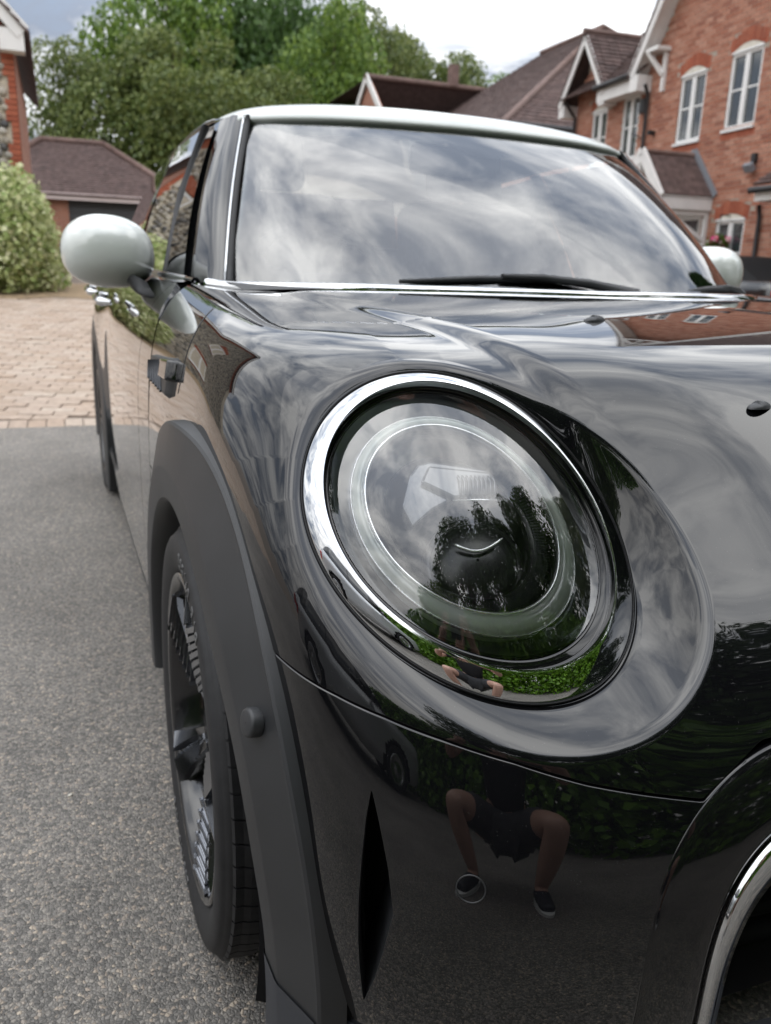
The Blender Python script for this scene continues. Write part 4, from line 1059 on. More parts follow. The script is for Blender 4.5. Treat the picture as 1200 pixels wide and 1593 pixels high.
jet(-.345, -.16, R(15)); jet(.345, -.16, R(-15)); jet(-.30, -.40, R(15)); jet(.30, -.40, R(-15))
def wiper(pts, arm):
    mb = MB(); mb.tube(pts, [.004]+[.0075]*(len(pts)-2)+[.004], 8); w = mb.build('wiper', M_TRIM, car, smooth=True)
    mb = MB(); mb.tube(arm, [.012, .010, .008, .006], 8); mb.build('wiper_arm', M_TRIM, w, smooth=True)
wiper([(-.36, .462, .942), (-.20, .452, .951), (-.06, .450, .953), (.10, .450, .944), (.20, .455, .935)], [(.14, .40, .931), (.04, .425, .948), (-.06, .440, .957), (-.15, .446, .957)])
wiper([(.30, .462, .936), (.40, .49, .944), (.50, .535, .946), (.58, .60, .940)], [(.60, .60, .930), (.55, .565, .942), (.49, .53, .948), (.44, .51, .948)])
mb = MB(); G = np.array([[(x, np.interp(abs(x), [0, .2, .36, .48, .575, .64], [.418, .428, .455, .508, .59, .69])+d, .920+h) for d, h in ((-.03, .004), (-.012, .008), (.004, .004))] for x in np.linspace(-.62, .62, 40)]); mb.grid(G); mb.build('scuttle_panel', M_TRIM, car, smooth=True)

# ---- cabin seen through the glass
M_SEAT = mat('seat_fabric', (.11, .11, .115), rough=.8, noise=(40, .3)); M_DASH = mat('dashboard_plastic', (.03, .03, .032), rough=.6)
mb = MB(); G = np.array([[(x, y, z+.02*math.cos(x*2)) for y, z in ((.45, .915), (.62, .925), (.80, .925), (.92, .90), (.95, .80), (.93, .6))] for x in np.linspace(-.66, .66, 24)]); mb.grid(G, flip=True); mb.build('dashboard', M_DASH, car, smooth=True)
def seat(x, y, back_h=.62):
    s = empty('seat', (x, y, .52), parent=car)
    mb = MB(); mb.box((0, 0, 0), (.50, .50, .16)); a = mb.build('cushion', M_SEAT, s); bevel(a, .05, 4)
    mb = MB(); mb.box((0, .26, .36), (.48, .14, back_h), np.array(Matrix.Rotation(R(-12), 3, 'X'))); a = mb.build('backrest', M_SEAT, s); bevel(a, .05, 4)
    mb = MB(); mb.box((0, .34, .36+back_h/2+.09), (.27, .09, .17), np.array(Matrix.Rotation(R(-8), 3, 'X'))); a = mb.build('headrest', M_SEAT, s); bevel(a, .035, 4)
seat(-.35, 1.35); seat(.35, 1.35)
mb = MB(); mb.box((0, 2.15, .80), (1.2, .16, .5)); a = mb.build('rear_bench', M_SEAT, car); bevel(a, .05, 3)
q = Matrix.Translation((-.35, 1.02, .90)) @ Matrix.Rotation(R(65), 4, 'X')
MB().lathe([(.185+.015*math.cos(a), .015*math.sin(a)) for a in np.linspace(0, 2*math.pi, 10, endpoint=False)], 40, np.array(q), closed=True).build('steering_wheel', M_DASH, car, smooth=True)
mb = MB(); mb.box((0, 1.02, 1.235), (.24, .03, .07)); a = mb.build('interior_mirror', M_DASH, car); bevel(a, .012, 3)
# ================================================================== the place
def gz(y): return float(np.interp(y, [-60, 4.1, 13, 22, 40, 120], [.035, .035, .63, .84, 1.1, 2.4]))
# ------------------------------------------------------------------ ground
def asphalt_material():
    m = bpy.data.materials.new('worn_asphalt'); m.use_nodes = True; nt = m.node_tree; b = nt.nodes['Principled BSDF']; N = nt.nodes.new; L = nt.links.new
    g = N('ShaderNodeNewGeometry'); pos = g.outputs['Position']
    wn = N('ShaderNodeTexNoise'); wn.inputs['Scale'].default_value = 90; wn.inputs['Detail'].default_value = 2; L(pos, wn.inputs['Vector'])
    wv = N('ShaderNodeMixRGB'); wv.blend_type = 'ADD'; wv.inputs['Fac'].default_value = .006; L(pos, wv.inputs['Color1']); L(wn.outputs['Color'], wv.inputs['Color2'])
    v = N('ShaderNodeTexVoronoi'); v.inputs['Scale'].default_value = 205; v.inputs['Randomness'].default_value = .95; L(wv.outputs['Color'], v.inputs['Vector'])
    v2 = N('ShaderNodeTexVoronoi'); v2.feature = 'DISTANCE_TO_EDGE'; v2.inputs['Scale'].default_value = 205; v2.inputs['Randomness'].default_value = .95; L(wv.outputs['Color'], v2.inputs['Vector'])
    sep = N('ShaderNodeSeparateColor'); L(v.outputs['Color'], sep.inputs[0])
    rp = N('ShaderNodeValToRGB'); e = rp.color_ramp.elements
    e[0].position = 0; e[0].color = (0.1081, 0.1026, 0.0955, 1); e[1].position = 1; e[1].color = (0.4845, 0.4137, 0.3316, 1)
    for p, c in ((.35, (0.1687, 0.1589, 0.1469)), (.62, (0.2293, 0.2135, 0.1942)), (.86, (0.2942, 0.2689, 0.2369)), (.965, (0.3461, 0.2896, 0.2369))):
        q = e.new(p); q.color = (*c, 1)
    L(sep.outputs[0], rp.inputs['Fac'])
    ed = N('ShaderNodeMapRange'); ed.inputs['From Min'].default_value = 0; ed.inputs['From Max'].default_value = .16; ed.inputs['To Min'].default_value = .60; ed.inputs['To Max'].default_value = 1.0; L(v2.outputs['Distance'], ed.inputs['Value'])
    m1 = N('ShaderNodeMixRGB'); m1.blend_type = 'MULTIPLY'; m1.inputs['Fac'].default_value = 1; L(rp.outputs['Color'], m1.inputs['Color1']); L(ed.outputs['Result'], m1.inputs['Color2'])
    big = N('ShaderNodeTexNoise'); big.inputs['Scale'].default_value = 1.7; big.inputs['Detail'].default_value = 5; big.inputs['Roughness'].default_value = .6; L(pos, big.inputs['Vector'])
    bm_ = N('ShaderNodeMapRange'); bm_.inputs['From Min'].default_value = .3; bm_.inputs['From Max'].default_value = .7; bm_.inputs['To Min'].default_value = .76; bm_.inputs['To Max'].default_value = 1.24; L(big.outputs['Fac'], bm_.inputs['Value'])
    m2 = N('ShaderNodeMixRGB'); m2.blend_type = 'MULTIPLY'; m2.inputs['Fac'].default_value = 1; L(m1.outputs['Color'], m2.inputs['Color1']); L(bm_.outputs['Result'], m2.inputs['Color2'])
    L(m2.outputs['Color'], b.inputs['Base Color']); b.inputs['Roughness'].default_value = .72; b.inputs['Specular IOR Level'].default_value = .35
    hgt = N('ShaderNodeMath'); hgt.operation = 'MULTIPLY_ADD'; hgt.inputs[1].default_value = .35; L(sep.outputs[1], hgt.inputs[0])
    hm = N('ShaderNodeMapRange'); hm.inputs['From Max'].default_value = .30; hm.inputs['To Max'].default_value = 1.0; L(v2.outputs['Distance'], hm.inputs['Value']); L(hm.outputs['Result'], hgt.inputs[2])
    bp = N('ShaderNodeBump'); bp.inputs['Strength'].default_value = .7; bp.inputs['Distance'].default_value = .0022; L(hgt.outputs[0], bp.inputs['Height']); L(bp.outputs['Normal'], b.inputs['Normal'])
    return m
M_ASPH = asphalt_material()
mb = MB(); ys_ = [-40, -10, 0, 4.085]; mb.grid(np.array([[(x, y, .035) for x in (-40, -6, 0, 6, 40)] for y in ys_])); dr = mb.build('driveway', M_ASPH); tag(dr, kind='structure')
M_BED = mat('paving_bed_sand', (.16, .13, .105), rough=.95, noise=(30, .25))
ys_ = np.concatenate([np.linspace(4.05, 13, 23), np.linspace(14, 40, 14), [70, 120, 400, 1500]])
mb = MB(); mb.grid(np.array([[(x, y, gz(y)-.012) for x in np.linspace(-300, 300, 41)] for y in ys_])); rd = mb.build('paved_road', M_BED); tag(rd, kind='structure')
mb = MB(); mb.grid(np.array([[(x, y, .0) for x in (-1500, 1500)] for y in (-1500, -39, 4.0)])); far_ = mb.build('ground', mat('verge_soil', (.10, .095, .06), rough=.95, noise=(2, .3))); tag(far_, kind='structure')
# block paving: rows of blocks across the road, half-bond, laid slightly askew
M_BLOCK = island_mat('paving_block', [(.40, .300, .225), (.45, .350, .275), (.47, .380, .31), (.42, .325, .255), (.50, .415, .34), (.44, .34, .265), (.39, .305, .235)], rough=.85, bump=(160, .25), fine=(26, .16))
def make_paving():
    blocks = []
    ang = R(-12); c, s = math.cos(ang), math.sin(ang)
    for r in range(-40, 150):
        for k in range(-70, 70):
            lx = k*.205+(.1025 if r % 2 else 0); ly = r*.104
            x = -1.2+lx*c-ly*s; y = 4.25+lx*s+ly*c
            if y < 4.32 or y > 13.4 or x < -7.5 or x > 6.5: continue
            blocks.append((x, y, ang, .2, .1))
    head = [(x, 4.185+.002*rng.standard_normal(), 0.0, .097, .196) for x in np.arange(-7.4, 6.5, .1025)]
    shown = lambda x, y: (-2.6 < x < -.45) and y < 12.5
    allb = head+blocks
    key = sorted(range(len(allb)), key=lambda i: (0 if shown(allb[i][0], allb[i][1]) else 1, allb[i][1]))
    mesh_cache = {}
    def block_mesh(w, d):
        if (w, d) in mesh_cache: return mesh_cache[(w, d)]
        m_ = MB(); h = .004
        top = [(-w/2+h, -d/2+h, 0), (w/2-h, -d/2+h, 0), (w/2-h, d/2-h, 0), (-w/2+h, d/2-h, 0)]; mid = [(-w/2, -d/2, -h), (w/2, -d/2, -h), (w/2, d/2, -h), (-w/2, d/2, -h)]; bot = [(x, y, -.03) for x, y, _ in mid]
        m_.v = top+mid+bot; m_.f = [(0, 1, 2, 3)]+[(4+i, 4+(i+1) % 4, (i+1) % 4, i) for i in range(4)]+[(8+i, 8+(i+1) % 4, 4+(i+1) % 4, 4+i) for i in range(4)]
        me = m_.mesh('paving_block'); me.materials.append(M_BLOCK); mesh_cache[(w, d)] = me; return me
    rest = MB()
    for n, i in enumerate(key):
        x, y, a, w, d = allb[i]; z = gz(y)+.0025*rng.standard_normal(); slope = math.atan((gz(y+.2)-gz(y-.2))/.4)
        a2 = a+.006*rng.standard_normal()
        me = block_mesh(w, d)
        if n < 300:
            put('paving_block', me, None, rd, loc=(x, y, z), rot=Euler((slope+.006*rng.standard_normal(), .006*rng.standard_normal(), a2)))
        else:
            Mx = np.array((Matrix.Translation((x, y, z)) @ Euler((slope+.006*rng.standard_normal(), .006*rng.standard_normal(), a2)).to_matrix().to_4x4()))
            o = len(rest.v); V = np.array([tuple(q.co)+(1.0,) for q in me.vertices]) @ Mx.T
            rest.v += [tuple(p[:3]) for p in V]; rest.f += [tuple(o+j for j in p.vertices) for p in me.polygons]
    o = rest.build('paving_blocks', M_BLOCK, rd); o['kind'] = 'stuff'
make_paving()
# strip of dry earth and litter under the bush, kerb-less edge of the far road
mb = MB(); G = [[(x, y, gz(y)+.006+.02*max(0, 1-abs(y-12)/1.2)) for y in np.linspace(10.95+.15*math.sin(x*5), 13.2, 8)] for x in np.linspace(-6, -.55, 24)]; mb.grid(np.array(G), flip=True); tag(mb.build('planting_bed', mat('dry_earth', (.24, .17, .10), rough=.95, noise=(14, .35))), kind='structure')
# loose stones on the asphalt
M_PEB = mat('tan_pebble', (.40, .28, .17), rough=.7, noise=(60, .3)); M_PEB2 = mat('pale_pebble', (.52, .49, .43), rough=.7, noise=(80, .2))
def pebble(x, y, r, m, label):
    mb = MB(); G = []
    for a in np.linspace(-math.pi/2, math.pi/2, 9):
        G.append([(r*math.cos(a)*math.cos(b)*(1.3+.15*math.sin(2*b+1)), r*math.cos(a)*math.sin(b)*(1+.12*math.cos(3*b)), r*.72*math.sin(a)*(1+.12*math.cos(b))) for b in np.linspace(0, 2*math.pi, 14, endpoint=False)])
    mb.grid(np.array(G), closed_v=True); o = mb.build('pebble', m, None, smooth=True, loc=(x, y, .035+r*.55), rot=(0, 0, x*37)); tag(o, label, 'pebble', 'loose stones on the asphalt')
pebble(-1.188, .205, .0075, M_PEB, 'largest loose tan pebble lying on the asphalt beside the front wheel')
for x, y, lb in ((-1.01, .34, 'small pale stone on the asphalt nearest the front tyre'), (-1.13, .02, 'tiny pale stone at the lower left of the asphalt'), (-1.22, .55, 'small pale stone on the asphalt behind the tan pebble')):
    pebble(x, y, .0035, M_PEB2, lb)

# ------------------------------------------------------------------ brickwork helpers
M_BRICK = island_mat('orange_red_brick', [(.35, .135, .085), (.43, .190, .125), (.49, .245, .170), (.39, .155, .100), (.53, .285, .205), (.46, .210, .140), (.30, .115, .078), (.51, .265, .185)], rough=.88, bump=(120, .3), fine=(18, .18))
M_REDBRICK = island_mat('red_rubbed_brick', [(.36, .100, .055), (.42, .125, .070), (.33, .092, .052), (.45, .15, .085)], rough=.85, bump=(120, .2), fine=(20, .12))
M_MORTAR = mat('pale_mortar', (.30, .26, .215), rough=.95, noise=(40, .15))
M_UPVC = mat('white_upvc', (.68, .68, .67), rough=.32)
M_FASCIA = mat('white_painted_timber', (.64, .63, .615), rough=.5, noise=(4, .06))
M_PIPE = mat('black_gutter_plastic', (.018, .018, .020), rough=.38)
M_PANE = mat('window_pane', (.035, .042, .045), rough=.02, coat=1.0, spec=.9)
M_STONE = mat('cream_stone_head', (.52, .49, .42), rough=.7, noise=(12, .1))
M_TILE = island_mat('brown_roof_tile', [(.105, .070, .064), (.135, .090, .082), (.118, .080, .074), (.150, .102, .092), (.096, .066, .062)], rough=.85, bump=(90, .3), fine=(7, .28))
M_RIDGE = mat('ridge_tile', (.13, .082, .07), rough=.85, noise=(5, .25))
M_LEAD = mat('lead_flashing', (.17, .18, .20), rough=.6)
class Wall:
    """vertical wall: point(s, z, off): s along, z up, off outwards"""
    def __init__(w, origin, direction, outward):
        w.o = np.array(origin, float); w.d = np.array(direction, float)/np.linalg.norm(direction); w.n = np.array(outward, float)/np.linalg.norm(outward); w.z = np.array([0, 0, 1.0])
    def p(w, s, z, off=0.0): return w.o+w.d*s+w.n*off+w.z*z
    def box(w, mb, s0, s1, z0, z1, o0, o1):
        o = len(mb.v)
        for k in range(8): mb.v.append(tuple(w.p(s1 if k & 1 else s0, z1 if k & 4 else z0, o1 if k & 2 else o0)))
        for f in ((0, 2, 3, 1), (4, 5, 7, 6), (0, 1, 5, 4), (2, 6, 7, 3), (0, 4, 6, 2), (1, 3, 7, 5)): mb.f.append(tuple(o+i for i in f))
    def matrix(w, s, z, off=0.0):
        m = Matrix.Identity(4); p = w.p(s, z, off)
        for i in range(3): m[i][0] = w.d[i]; m[i][1] = w.n[i]; m[i][2] = w.z[i]; m[i][3] = p[i]
        return m
def brick_wall(w, root, s0, s1, z0, z1, openings, top=None, key=None, limit=300, course=.075, length=.225, m=M_BRICK, name='brick', skip=None):
    """bricks in stretcher bond proud of a mortar panel; openings: (s0,s1,z0,z1); top(s)->z limit; the most prominent become parts of their own"""
    sb = sorted({s0, s1}|{v for o in openings for v in o[:2] if s0 < v < s1}); zb = sorted({z0, z1}|{v for o in openings for v in o[2:4] if z0 < v < z1})
    mb = MB()
    inside = lambda s, z: any(a < s < b and c < z < d for a, b, c, d in openings)
    for a, b in zip(sb, sb[1:]):
        for c, d in zip(zb, zb[1:]):
            if inside((a+b)/2, (c+d)/2): continue
            if top is None: w.box(mb, a, b, c, d, -.20, 0)
            else:
                k = max(1, int((b-a)/.3))
                for i in range(k):
                    aa = a+(b-a)*i/k; bb = a+(b-a)*(i+1)/k; t = min(d, top((aa+bb)/2))
                    if t > c+.01: w.box(mb, aa, bb, c, t, -.20, 0)
    mb.build('mortar', M_MORTAR, root)
    bricks = []
    nrow = int((z1-z0)/course)
    for r in range(nrow):
        z = z0+r*course+.005; h = course-.010
        segs = [(s0, s1)]
        for a, b, c, d in openings:
            if c < z+h*.6 and d > z+h*.4:
                segs = [q for g0, g1 in segs for q in ((g0, min(g1, a)), (max(g0, b), g1)) if q[1]-q[0] > .03]
        st = s0-(length/2 if r % 2 else 0)
        k = int((s1-st)/length)+2
        for i in range(k):
            a = st+i*length+.005; b = a+length-.010
            for g0, g1 in segs:
                aa, bb = max(a, g0), min(b, g1)
                if bb-aa > .035 and (top is None or z+h < top((aa+bb)/2)) and not (skip and skip((aa+bb)/2, z+h/2)):
                    bricks.append((aa, bb, z, z+h))
    bricks.sort(key=key or (lambda q: 0))
    rest = MB(); cache = {}
    for i, (a, b, c, d) in enumerate(bricks):
        pr_ = .004+.0025*rng.random()
        if i < limit:
            L_ = round((b-a)/.01)*.01; kk = (L_, round(d-c, 3))
            if kk not in cache:
                m_ = MB(); m_.box((0, 0, 0), (b-a, .03, d-c)); cache[kk] = m_.mesh('brick'); cache[kk].materials.append(m)
            o = put(name, cache[kk], None, root); o.matrix_local = w.matrix((a+b)/2, (c+d)/2, pr_-.015)
        else: w.box(rest, a, b, c, d, -.02, pr_)
    if rest.v:
        o = rest.build('brickwork', m, root); o['kind'] = 'stuff'
def arch_skip(wins):
    """wins: (s0, s1, z1, arch): no wall bricks where the arch bricks stand"""
    def f(s, z):
        for a, b, d, ar in wins:
            zt = d-ar
            if a-.10 < s < b+.10 and zt-.02 < z < zt+.24+ar*.95*max(0, 1-((2*(s-a)/(b-a))-1)**2): return True
        return False
    return f
def window(w, root, s0, s1, z0, z1, arch=.0, mull=1, trans=True, deep=.07, head=True, soldier=True):
    win = empty('window', parent=root)
    zt = z1-arch
    fw = .055
    mb = MB()
    w.box(mb, s0, s0+fw, z0+fw, zt-fw, -deep, -.012); w.box(mb, s1-fw, s1, z0+fw, zt-fw, -deep, -.012); w.box(mb, s0, s1, z0, z0+fw, -deep, -.012); w.box(mb, s0, s1, zt-fw, zt, -deep, -.012)
    cs = [s0+fw]
    for i in range(mull):
        c = s0+(s1-s0)*(i+1)/(mull+1); w.box(mb, c-.055, c+.055, z0+fw, zt-fw, -deep+.002, -.008); cs += [c-.055, c+.055]
    cs.append(s1-fw)
    bevel(mb.build('frame', M_UPVC, win), .006, 1)
    for i in range(0, len(cs), 2):
        a, b = cs[i], cs[i+1]
        mb = MB(); w.box(mb, a, b, z0+fw, zt-fw, -deep+.015, -deep+.022); mb.build('pane', M_PANE, win)
        if trans:
            zz = z0+(zt-z0)*.52; mb = MB(); w.box(mb, a, b, zz-.014, zz+.014, -deep+.010, -deep+.034); mb.build('glazing_bar', M_UPVC, win)
    mb = MB(); w.box(mb, s0-.02, s1+.02, z0-.045, z0-.002, -deep, .045); mb.build('sill', M_UPVC, win)
    if head:
        mb = MB(); n = 12; pts = [(s0+(s1-s0)*i/n, zt+.012+arch*.95*(1-(2*i/n-1)**2)) for i in range(n+1)]
        poly = [(s1, zt), (s0, zt)]+pts
        mb.prism(poly, (-deep+.004, .012), lambda a, b, t: w.p(a, b, t)); mb.build('window_head', M_STONE, win)
        mb = MB(); w.box(mb, s0, s1, zt-.004, zt+.03, -.01, .02); mb.build('head_rail', M_UPVC, win)
    if soldier:
        n = int((s1-s0+.16)/.0735)
        for i in range(n):
            u = (i+.5)/n; s = s0-.08+(s1-s0+.16)*u; zz = zt+.015+arch*.95*max(0, 1-((2*(s-s0)/(s1-s0))-1)**2)
            mb = MB(); mb.box((0, 0, 0), (.064, .03, .215)); o = mb.build('arch_brick', M_REDBRICK, win); o.matrix_local = w.matrix(s, zz+.115, -.006) @ Matrix.Rotation((u-.5)*.22, 4, 'Y')
        n = int((s1-s0+.1)/.0735)
        for i in range(n):
            s = s0-.05+(s1-s0+.1)*(i+.5)/n
            mb = MB(); mb.box((0, 0, 0), (.064, .03, .105)); o = mb.build('sill_brick', M_REDBRICK, win); o.matrix_local = w.matrix(s, z0-.105, -.007)
    return win
def tiled_slope(root, c0, c1, c2, c3, rows, cols, m=M_TILE, name='roof_tiles', thick=.03, lap=.004):
    """courses of overlapping tiles on the quad c0,c1 (eave) c2,c3 (ridge, c3 above c0)"""
    c0, c1, c2, c3 = [np.array(c, float) for c in (c0, c1, c2, c3)]
    n = np.cross(c1-c0, c3-c0); n /= np.linalg.norm(n)
    if n[2] < 0: n = -n
    mb = MB()
    for r in range(rows):
        v0, v1 = r/rows, min(1, (r+1.15)/rows)
        a0, b0 = c0*(1-v0)+c3*v0, c1*(1-v0)+c2*v0; a1, b1 = c0*(1-v1)+c3*v1, c1*(1-v1)+c2*v1
        k = max(1, int(cols*np.linalg.norm(b0-a0)/max(np.linalg.norm(c1-c0), np.linalg.norm(c2-c3), 1e-6)))
        sh = .5/k if r % 2 else 0
        for i in range(k):
            u0, u1 = i/k+.004/k*6, (i+1)/k-.004/k*6
            h = thick*(.9+.35*rng.random())
            p = [a0*(1-u0)+b0*u0+n*h, a0*(1-u1)+b0*u1+n*h, a1*(1-u1)+b1*u1+n*lap, a1*(1-u0)+b1*u0+n*lap, a0*(1-u0)+b0*u0-n*.005, a0*(1-u1)+b0*u1-n*.005]
            o = len(mb.v); mb.v += [tuple(q) for q in p]; mb.f += [(o, o+1, o+2, o+3), (o+4, o+5, o+1, o), (o, o+3, o+4), (o+1, o+5, o+2)]
    base = MB(); o = 0; base.v = [tuple(c-n*.01) for c in (c0, c1, c2, c3)]; base.f = [(0, 1, 2, 3)]; base.build('roof_deck', m, root)
    t = mb.build(name, m, root); t['kind'] = 'stuff'
    return t
def beam(root, a, b, w, h, m, name='beam', up=(0, 0, 1)):
    a, b = np.array(a, float), np.array(b, float); t = b-a; L_ = np.linalg.norm(t); t /= L_; s = np.cross(t, up); s /= np.linalg.norm(s)+1e-9; u = np.cross(s, t)
    mb = MB(); mb.box((a+b)/2, (L_, w, h), np.stack([t, s, u], 1)); return mb.build(name, m, root)
def pipe(root, pts, r, m=M_PIPE, name='downpipe'):
    mb = MB(); mb.tube(pts, r, 10); return mb.build(name, m, root, smooth=True)

# ------------------------------------------------------------------ brick terrace on the right
A4 = R(4.0); WD = (math.sin(A4), math.cos(A4), 0); WN = (-math.cos(A4), math.sin(A4), 0)
def terrace():
    h = empty('terraced_house', (0, 0, 0)); tag(h, 'near red brick house with gable, tiled porch canopy and white arched windows on the right', 'house')
    w = Wall((10.17, 10.72, 0), WD, WN)
    ops = [(.35, 1.14, 3.57, 4.90), (1.80, 2.55, 3.52, 4.80), (.22, .98, .90, 2.14), (1.42, 2.30, .30, 2.35)]
    gab = lambda s: 5.02+max(0, 2.95-abs(s-.80))*1.42
    # bricks hidden under the arch heads are left out
    heads = arch_skip([(a, b, d, q) for (a, b, c, d), q in zip(ops[:3], (.12, .12, .10))])
    seen = lambda q: (0 if (-.35 < q[0] < 3.6 and 2.2 < q[2] < 5.6) else 1, abs(q[0]-.4))
    brick_wall(w, h, -5.5, 3.72, .15, 9.0, ops, top=gab, key=seen, skip=heads)
    for (a, b, c, d), arch in zip(ops[:3], (.12, .12, .10)): window(w, h, a, b, c, d, arch=arch)
    # front door and canopy porch
    mb = MB(); w.box(mb, 1.42, 2.30, .30, 2.30, -.12, -.06); d_ = mb.build('front_door', M_UPVC, h)
    mb = MB(); w.box(mb, 1.60, 2.12, 1.3, 2.1, -.06, -.052); mb.build('door_glass', M_PANE, d_)
    po = empty('porch_canopy', parent=h); cs, hw, er, rr, dp = 1.86, .64, 2.50, 3.22, 1.12
    tile_me = {}
    for side in (-1, 1):
        e0, r0 = np.array([cs-side*0, rr]), None
        nrows, ncols = 10, 7
        for r in range(nrows):
            for i in range(ncols):
                v = (r+.5)/nrows; s = cs+side*(hw+.06)*(1-v); z = er-.03+(rr-er+.03)*v; off = -.0+dp*((i+.5)/ncols)+(.0 if r % 2 else .03)
                if 'm' not in tile_me:
                    m_ = MB(); m_.box((0, 0, 0), (.125, dp/ncols-.006, .018)); tile_me['m'] = m_.mesh('tile'); tile_me['m'].materials.append(M_TILE)
                o = put('tile', tile_me['m'], None, po); sl = math.atan2(rr-er, hw)
                o.matrix_local = w.matrix(s, z+.012, off) @ Matrix.Rotation(side*(sl+.10)+.02*rng.standard_normal(), 4, 'Y')
        mb = MB(); mb.prism([(cs, rr-.02), (cs+side*(hw+.05), er-.06), (cs+side*(hw+.05), er-.09), (cs, rr-.05)], (0, dp), lambda a, b, t: w.p(a, b, t)); mb.build('canopy_deck', M_FASCIA, po)
        # barge boards, king post, eave fascia, brackets
        beam(po, w.p(cs+side*(hw+.10), er-.10, dp+.02), w.p(cs, rr+.02, dp+.02), .04, .20, M_FASCIA, 'barge_board')
        mb = MB(); w.box(mb, cs+side*hw-.05, cs+side*hw+.05, er-.27, er-.04, .0, dp); mb.build('eave_fascia', M_FASCIA, po)
        beam(po, w.p(cs+side*(hw-.04), 1.70, .03), w.p(cs+side*(hw-.04), er-.27, dp-.15), .07, .07, M_FASCIA, 'bracket', up=(1, 0, 0))
        beam(po, w.p(cs+side*(hw-.04), 1.62, .035), w.p(cs+side*(hw-.04), er-.27, .035), .08, .07, M_FASCIA, 'bracket', up=(1, 0, 0))
        mb = MB(); w.box(mb, cs+side*(hw-.08), cs+side*(hw+.0), er-.35, er-.272, .0, dp-.05); mb.build('bracket', M_FASCIA, po)
        beam(po, w.p(cs+side*(hw+.12), er-.02, .02), w.p(cs, rr+.10, .02), .02, .14, M_LEAD, 'flashing')
    beam(po, w.p(cs, er-.22, dp+.01), w.p(cs, rr-.05, dp+.01), .05, .07, M_FASCIA, 'king_post', up=(1, 0, 0))
    beam(po, w.p(cs-hw, er-.20, dp+.01), w.p(cs+hw, er-.20, dp+.01), .05, .10, M_FASCIA, 'tie_beam')
    mb = MB(); mb.tube([w.p(cs, rr+.02, 0), w.p(cs, rr+.02, dp+.03)], .05, 10); mb.build('ridge_tile', M_RIDGE, po, smooth=True)
    # big gable: barge boards, soffit, apex timbers, roof behind
    for side in (-1, 1):
        a = w.p(.80+side*3.05, 4.92, .32); b = w.p(.80, 4.92+3.05*1.42+.1, .32)
        beam(h, a, b, .04, .22, M_FASCIA, 'barge_board')
        for f in (.62, .80):
            pass
        mb = MB(); q = [(.80+side*3.05, 4.86), (.80, 4.86+3.05*1.42+.08), (.80, 4.86+3.05*1.42+.04), (.80+side*3.02, 4.83)]; mb.prism(q, (-.02, .31), lambda s, z, t: w.p(s, z, t)); mb.build('verge_soffit', M_FASCIA, h)
        r0 = [w.p(.80+side*3.12, 4.90, .36), w.p(.80+side*3.12, 4.90, -5.0), w.p(.80, 9.40, -5.0), w.p(.80, 9.40, .36)]
        tiled_slope(h, r0[0], r0[1], r0[2], r0[3], 28, 22)
        beam(h, w.p(.80+side*.75, 8.05, .33), w.p(.80, 8.75, .33), .05, .12, M_FASCIA, 'gable_brace')
    beam(h, w.p(.80-.95, 7.95, .33), w.p(.80+.95, 7.95, .33), .06, .16, M_FASCIA, 'gable_tie'); beam(h, w.p(.80, 7.9, .33), w.p(.80, 9.2, .33), .06, .14, M_FASCIA, 'gable_king_post', up=(1, 0, 0))
    mb = MB(); w.box(mb, 3.56, 3.84, 4.62, 4.92, -.02, .34); mb.build('eave_box', M_FASCIA, h)
    # timber bracket under the verge
    mb = MB(); w.box(mb, 3.08, 3.16, 4.55, 5.30, .0, .07); mb.build('timber_bracket', M_FASCIA, h)
    beam(h, w.p(3.12, 4.85, .07), w.p(3.36, 5.26, .28), .07, .07, M_FASCIA, 'timber_bracket', up=(1, 0, 0)); mb = MB(); w.box(mb, 3.02, 3.44, 5.26, 5.33, .0, .30); mb.build('timber_bracket', M_FASCIA, h)
    pipe(h, [w.p(3.55, 4.75, .16), w.p(3.55, 4.55, .07), w.p(3.55, .3, .07)], .036)
    pipe(h, [w.p(-.19, 2.25, .10), w.p(-.19, 2.05, .06), w.p(-.19, .3, .06)], .036)
    # lean-to canopy further right
    lt = empty('side_canopy', parent=h)
    tiled_slope(lt, w.p(-4.2, 2.44, .95), w.p(-1.02, 2.44, .95), w.p(-1.02, 3.05, .02), w.p(-4.2, 3.05, .02), 9, 22)
    mb = MB(); w.box(mb, -4.2, -1.05, 2.20, 2.40, .0, .92); mb.build('fascia', M_FASCIA, lt)
    mb = MB(); mb.tube([w.p(-4.2, 2.36, .99), w.p(-1.01, 2.36, .99)], .05, 8); mb.build('gutter', M_PIPE, lt, smooth=True)
    # flood light, pipe stub and basket bracket
    fl = empty('flood_light', parent=h); mb = MB(); q = w.matrix(.17, 2.86, .12) @ Matrix.Rotation(R(-35), 4, 'X'); mb.box((0, 0, 0), (.20, .10, .15)); o = mb.build('lamp_head', M_LEAD, fl); o.matrix_local = q; bevel(o, .02, 2)
    mb = MB(); w.box(mb, .12, .22, 2.95, 3.09, .0, .07); mb.build('lamp_mount', M_PIPE, fl)
    mb = MB(); w.box(mb, 3.24, 3.32, 3.78, 3.86, .0, .14); mb.build('vent_cowl', M_PIPE, h)
    return h, w
house_n, WALL_N = terrace()
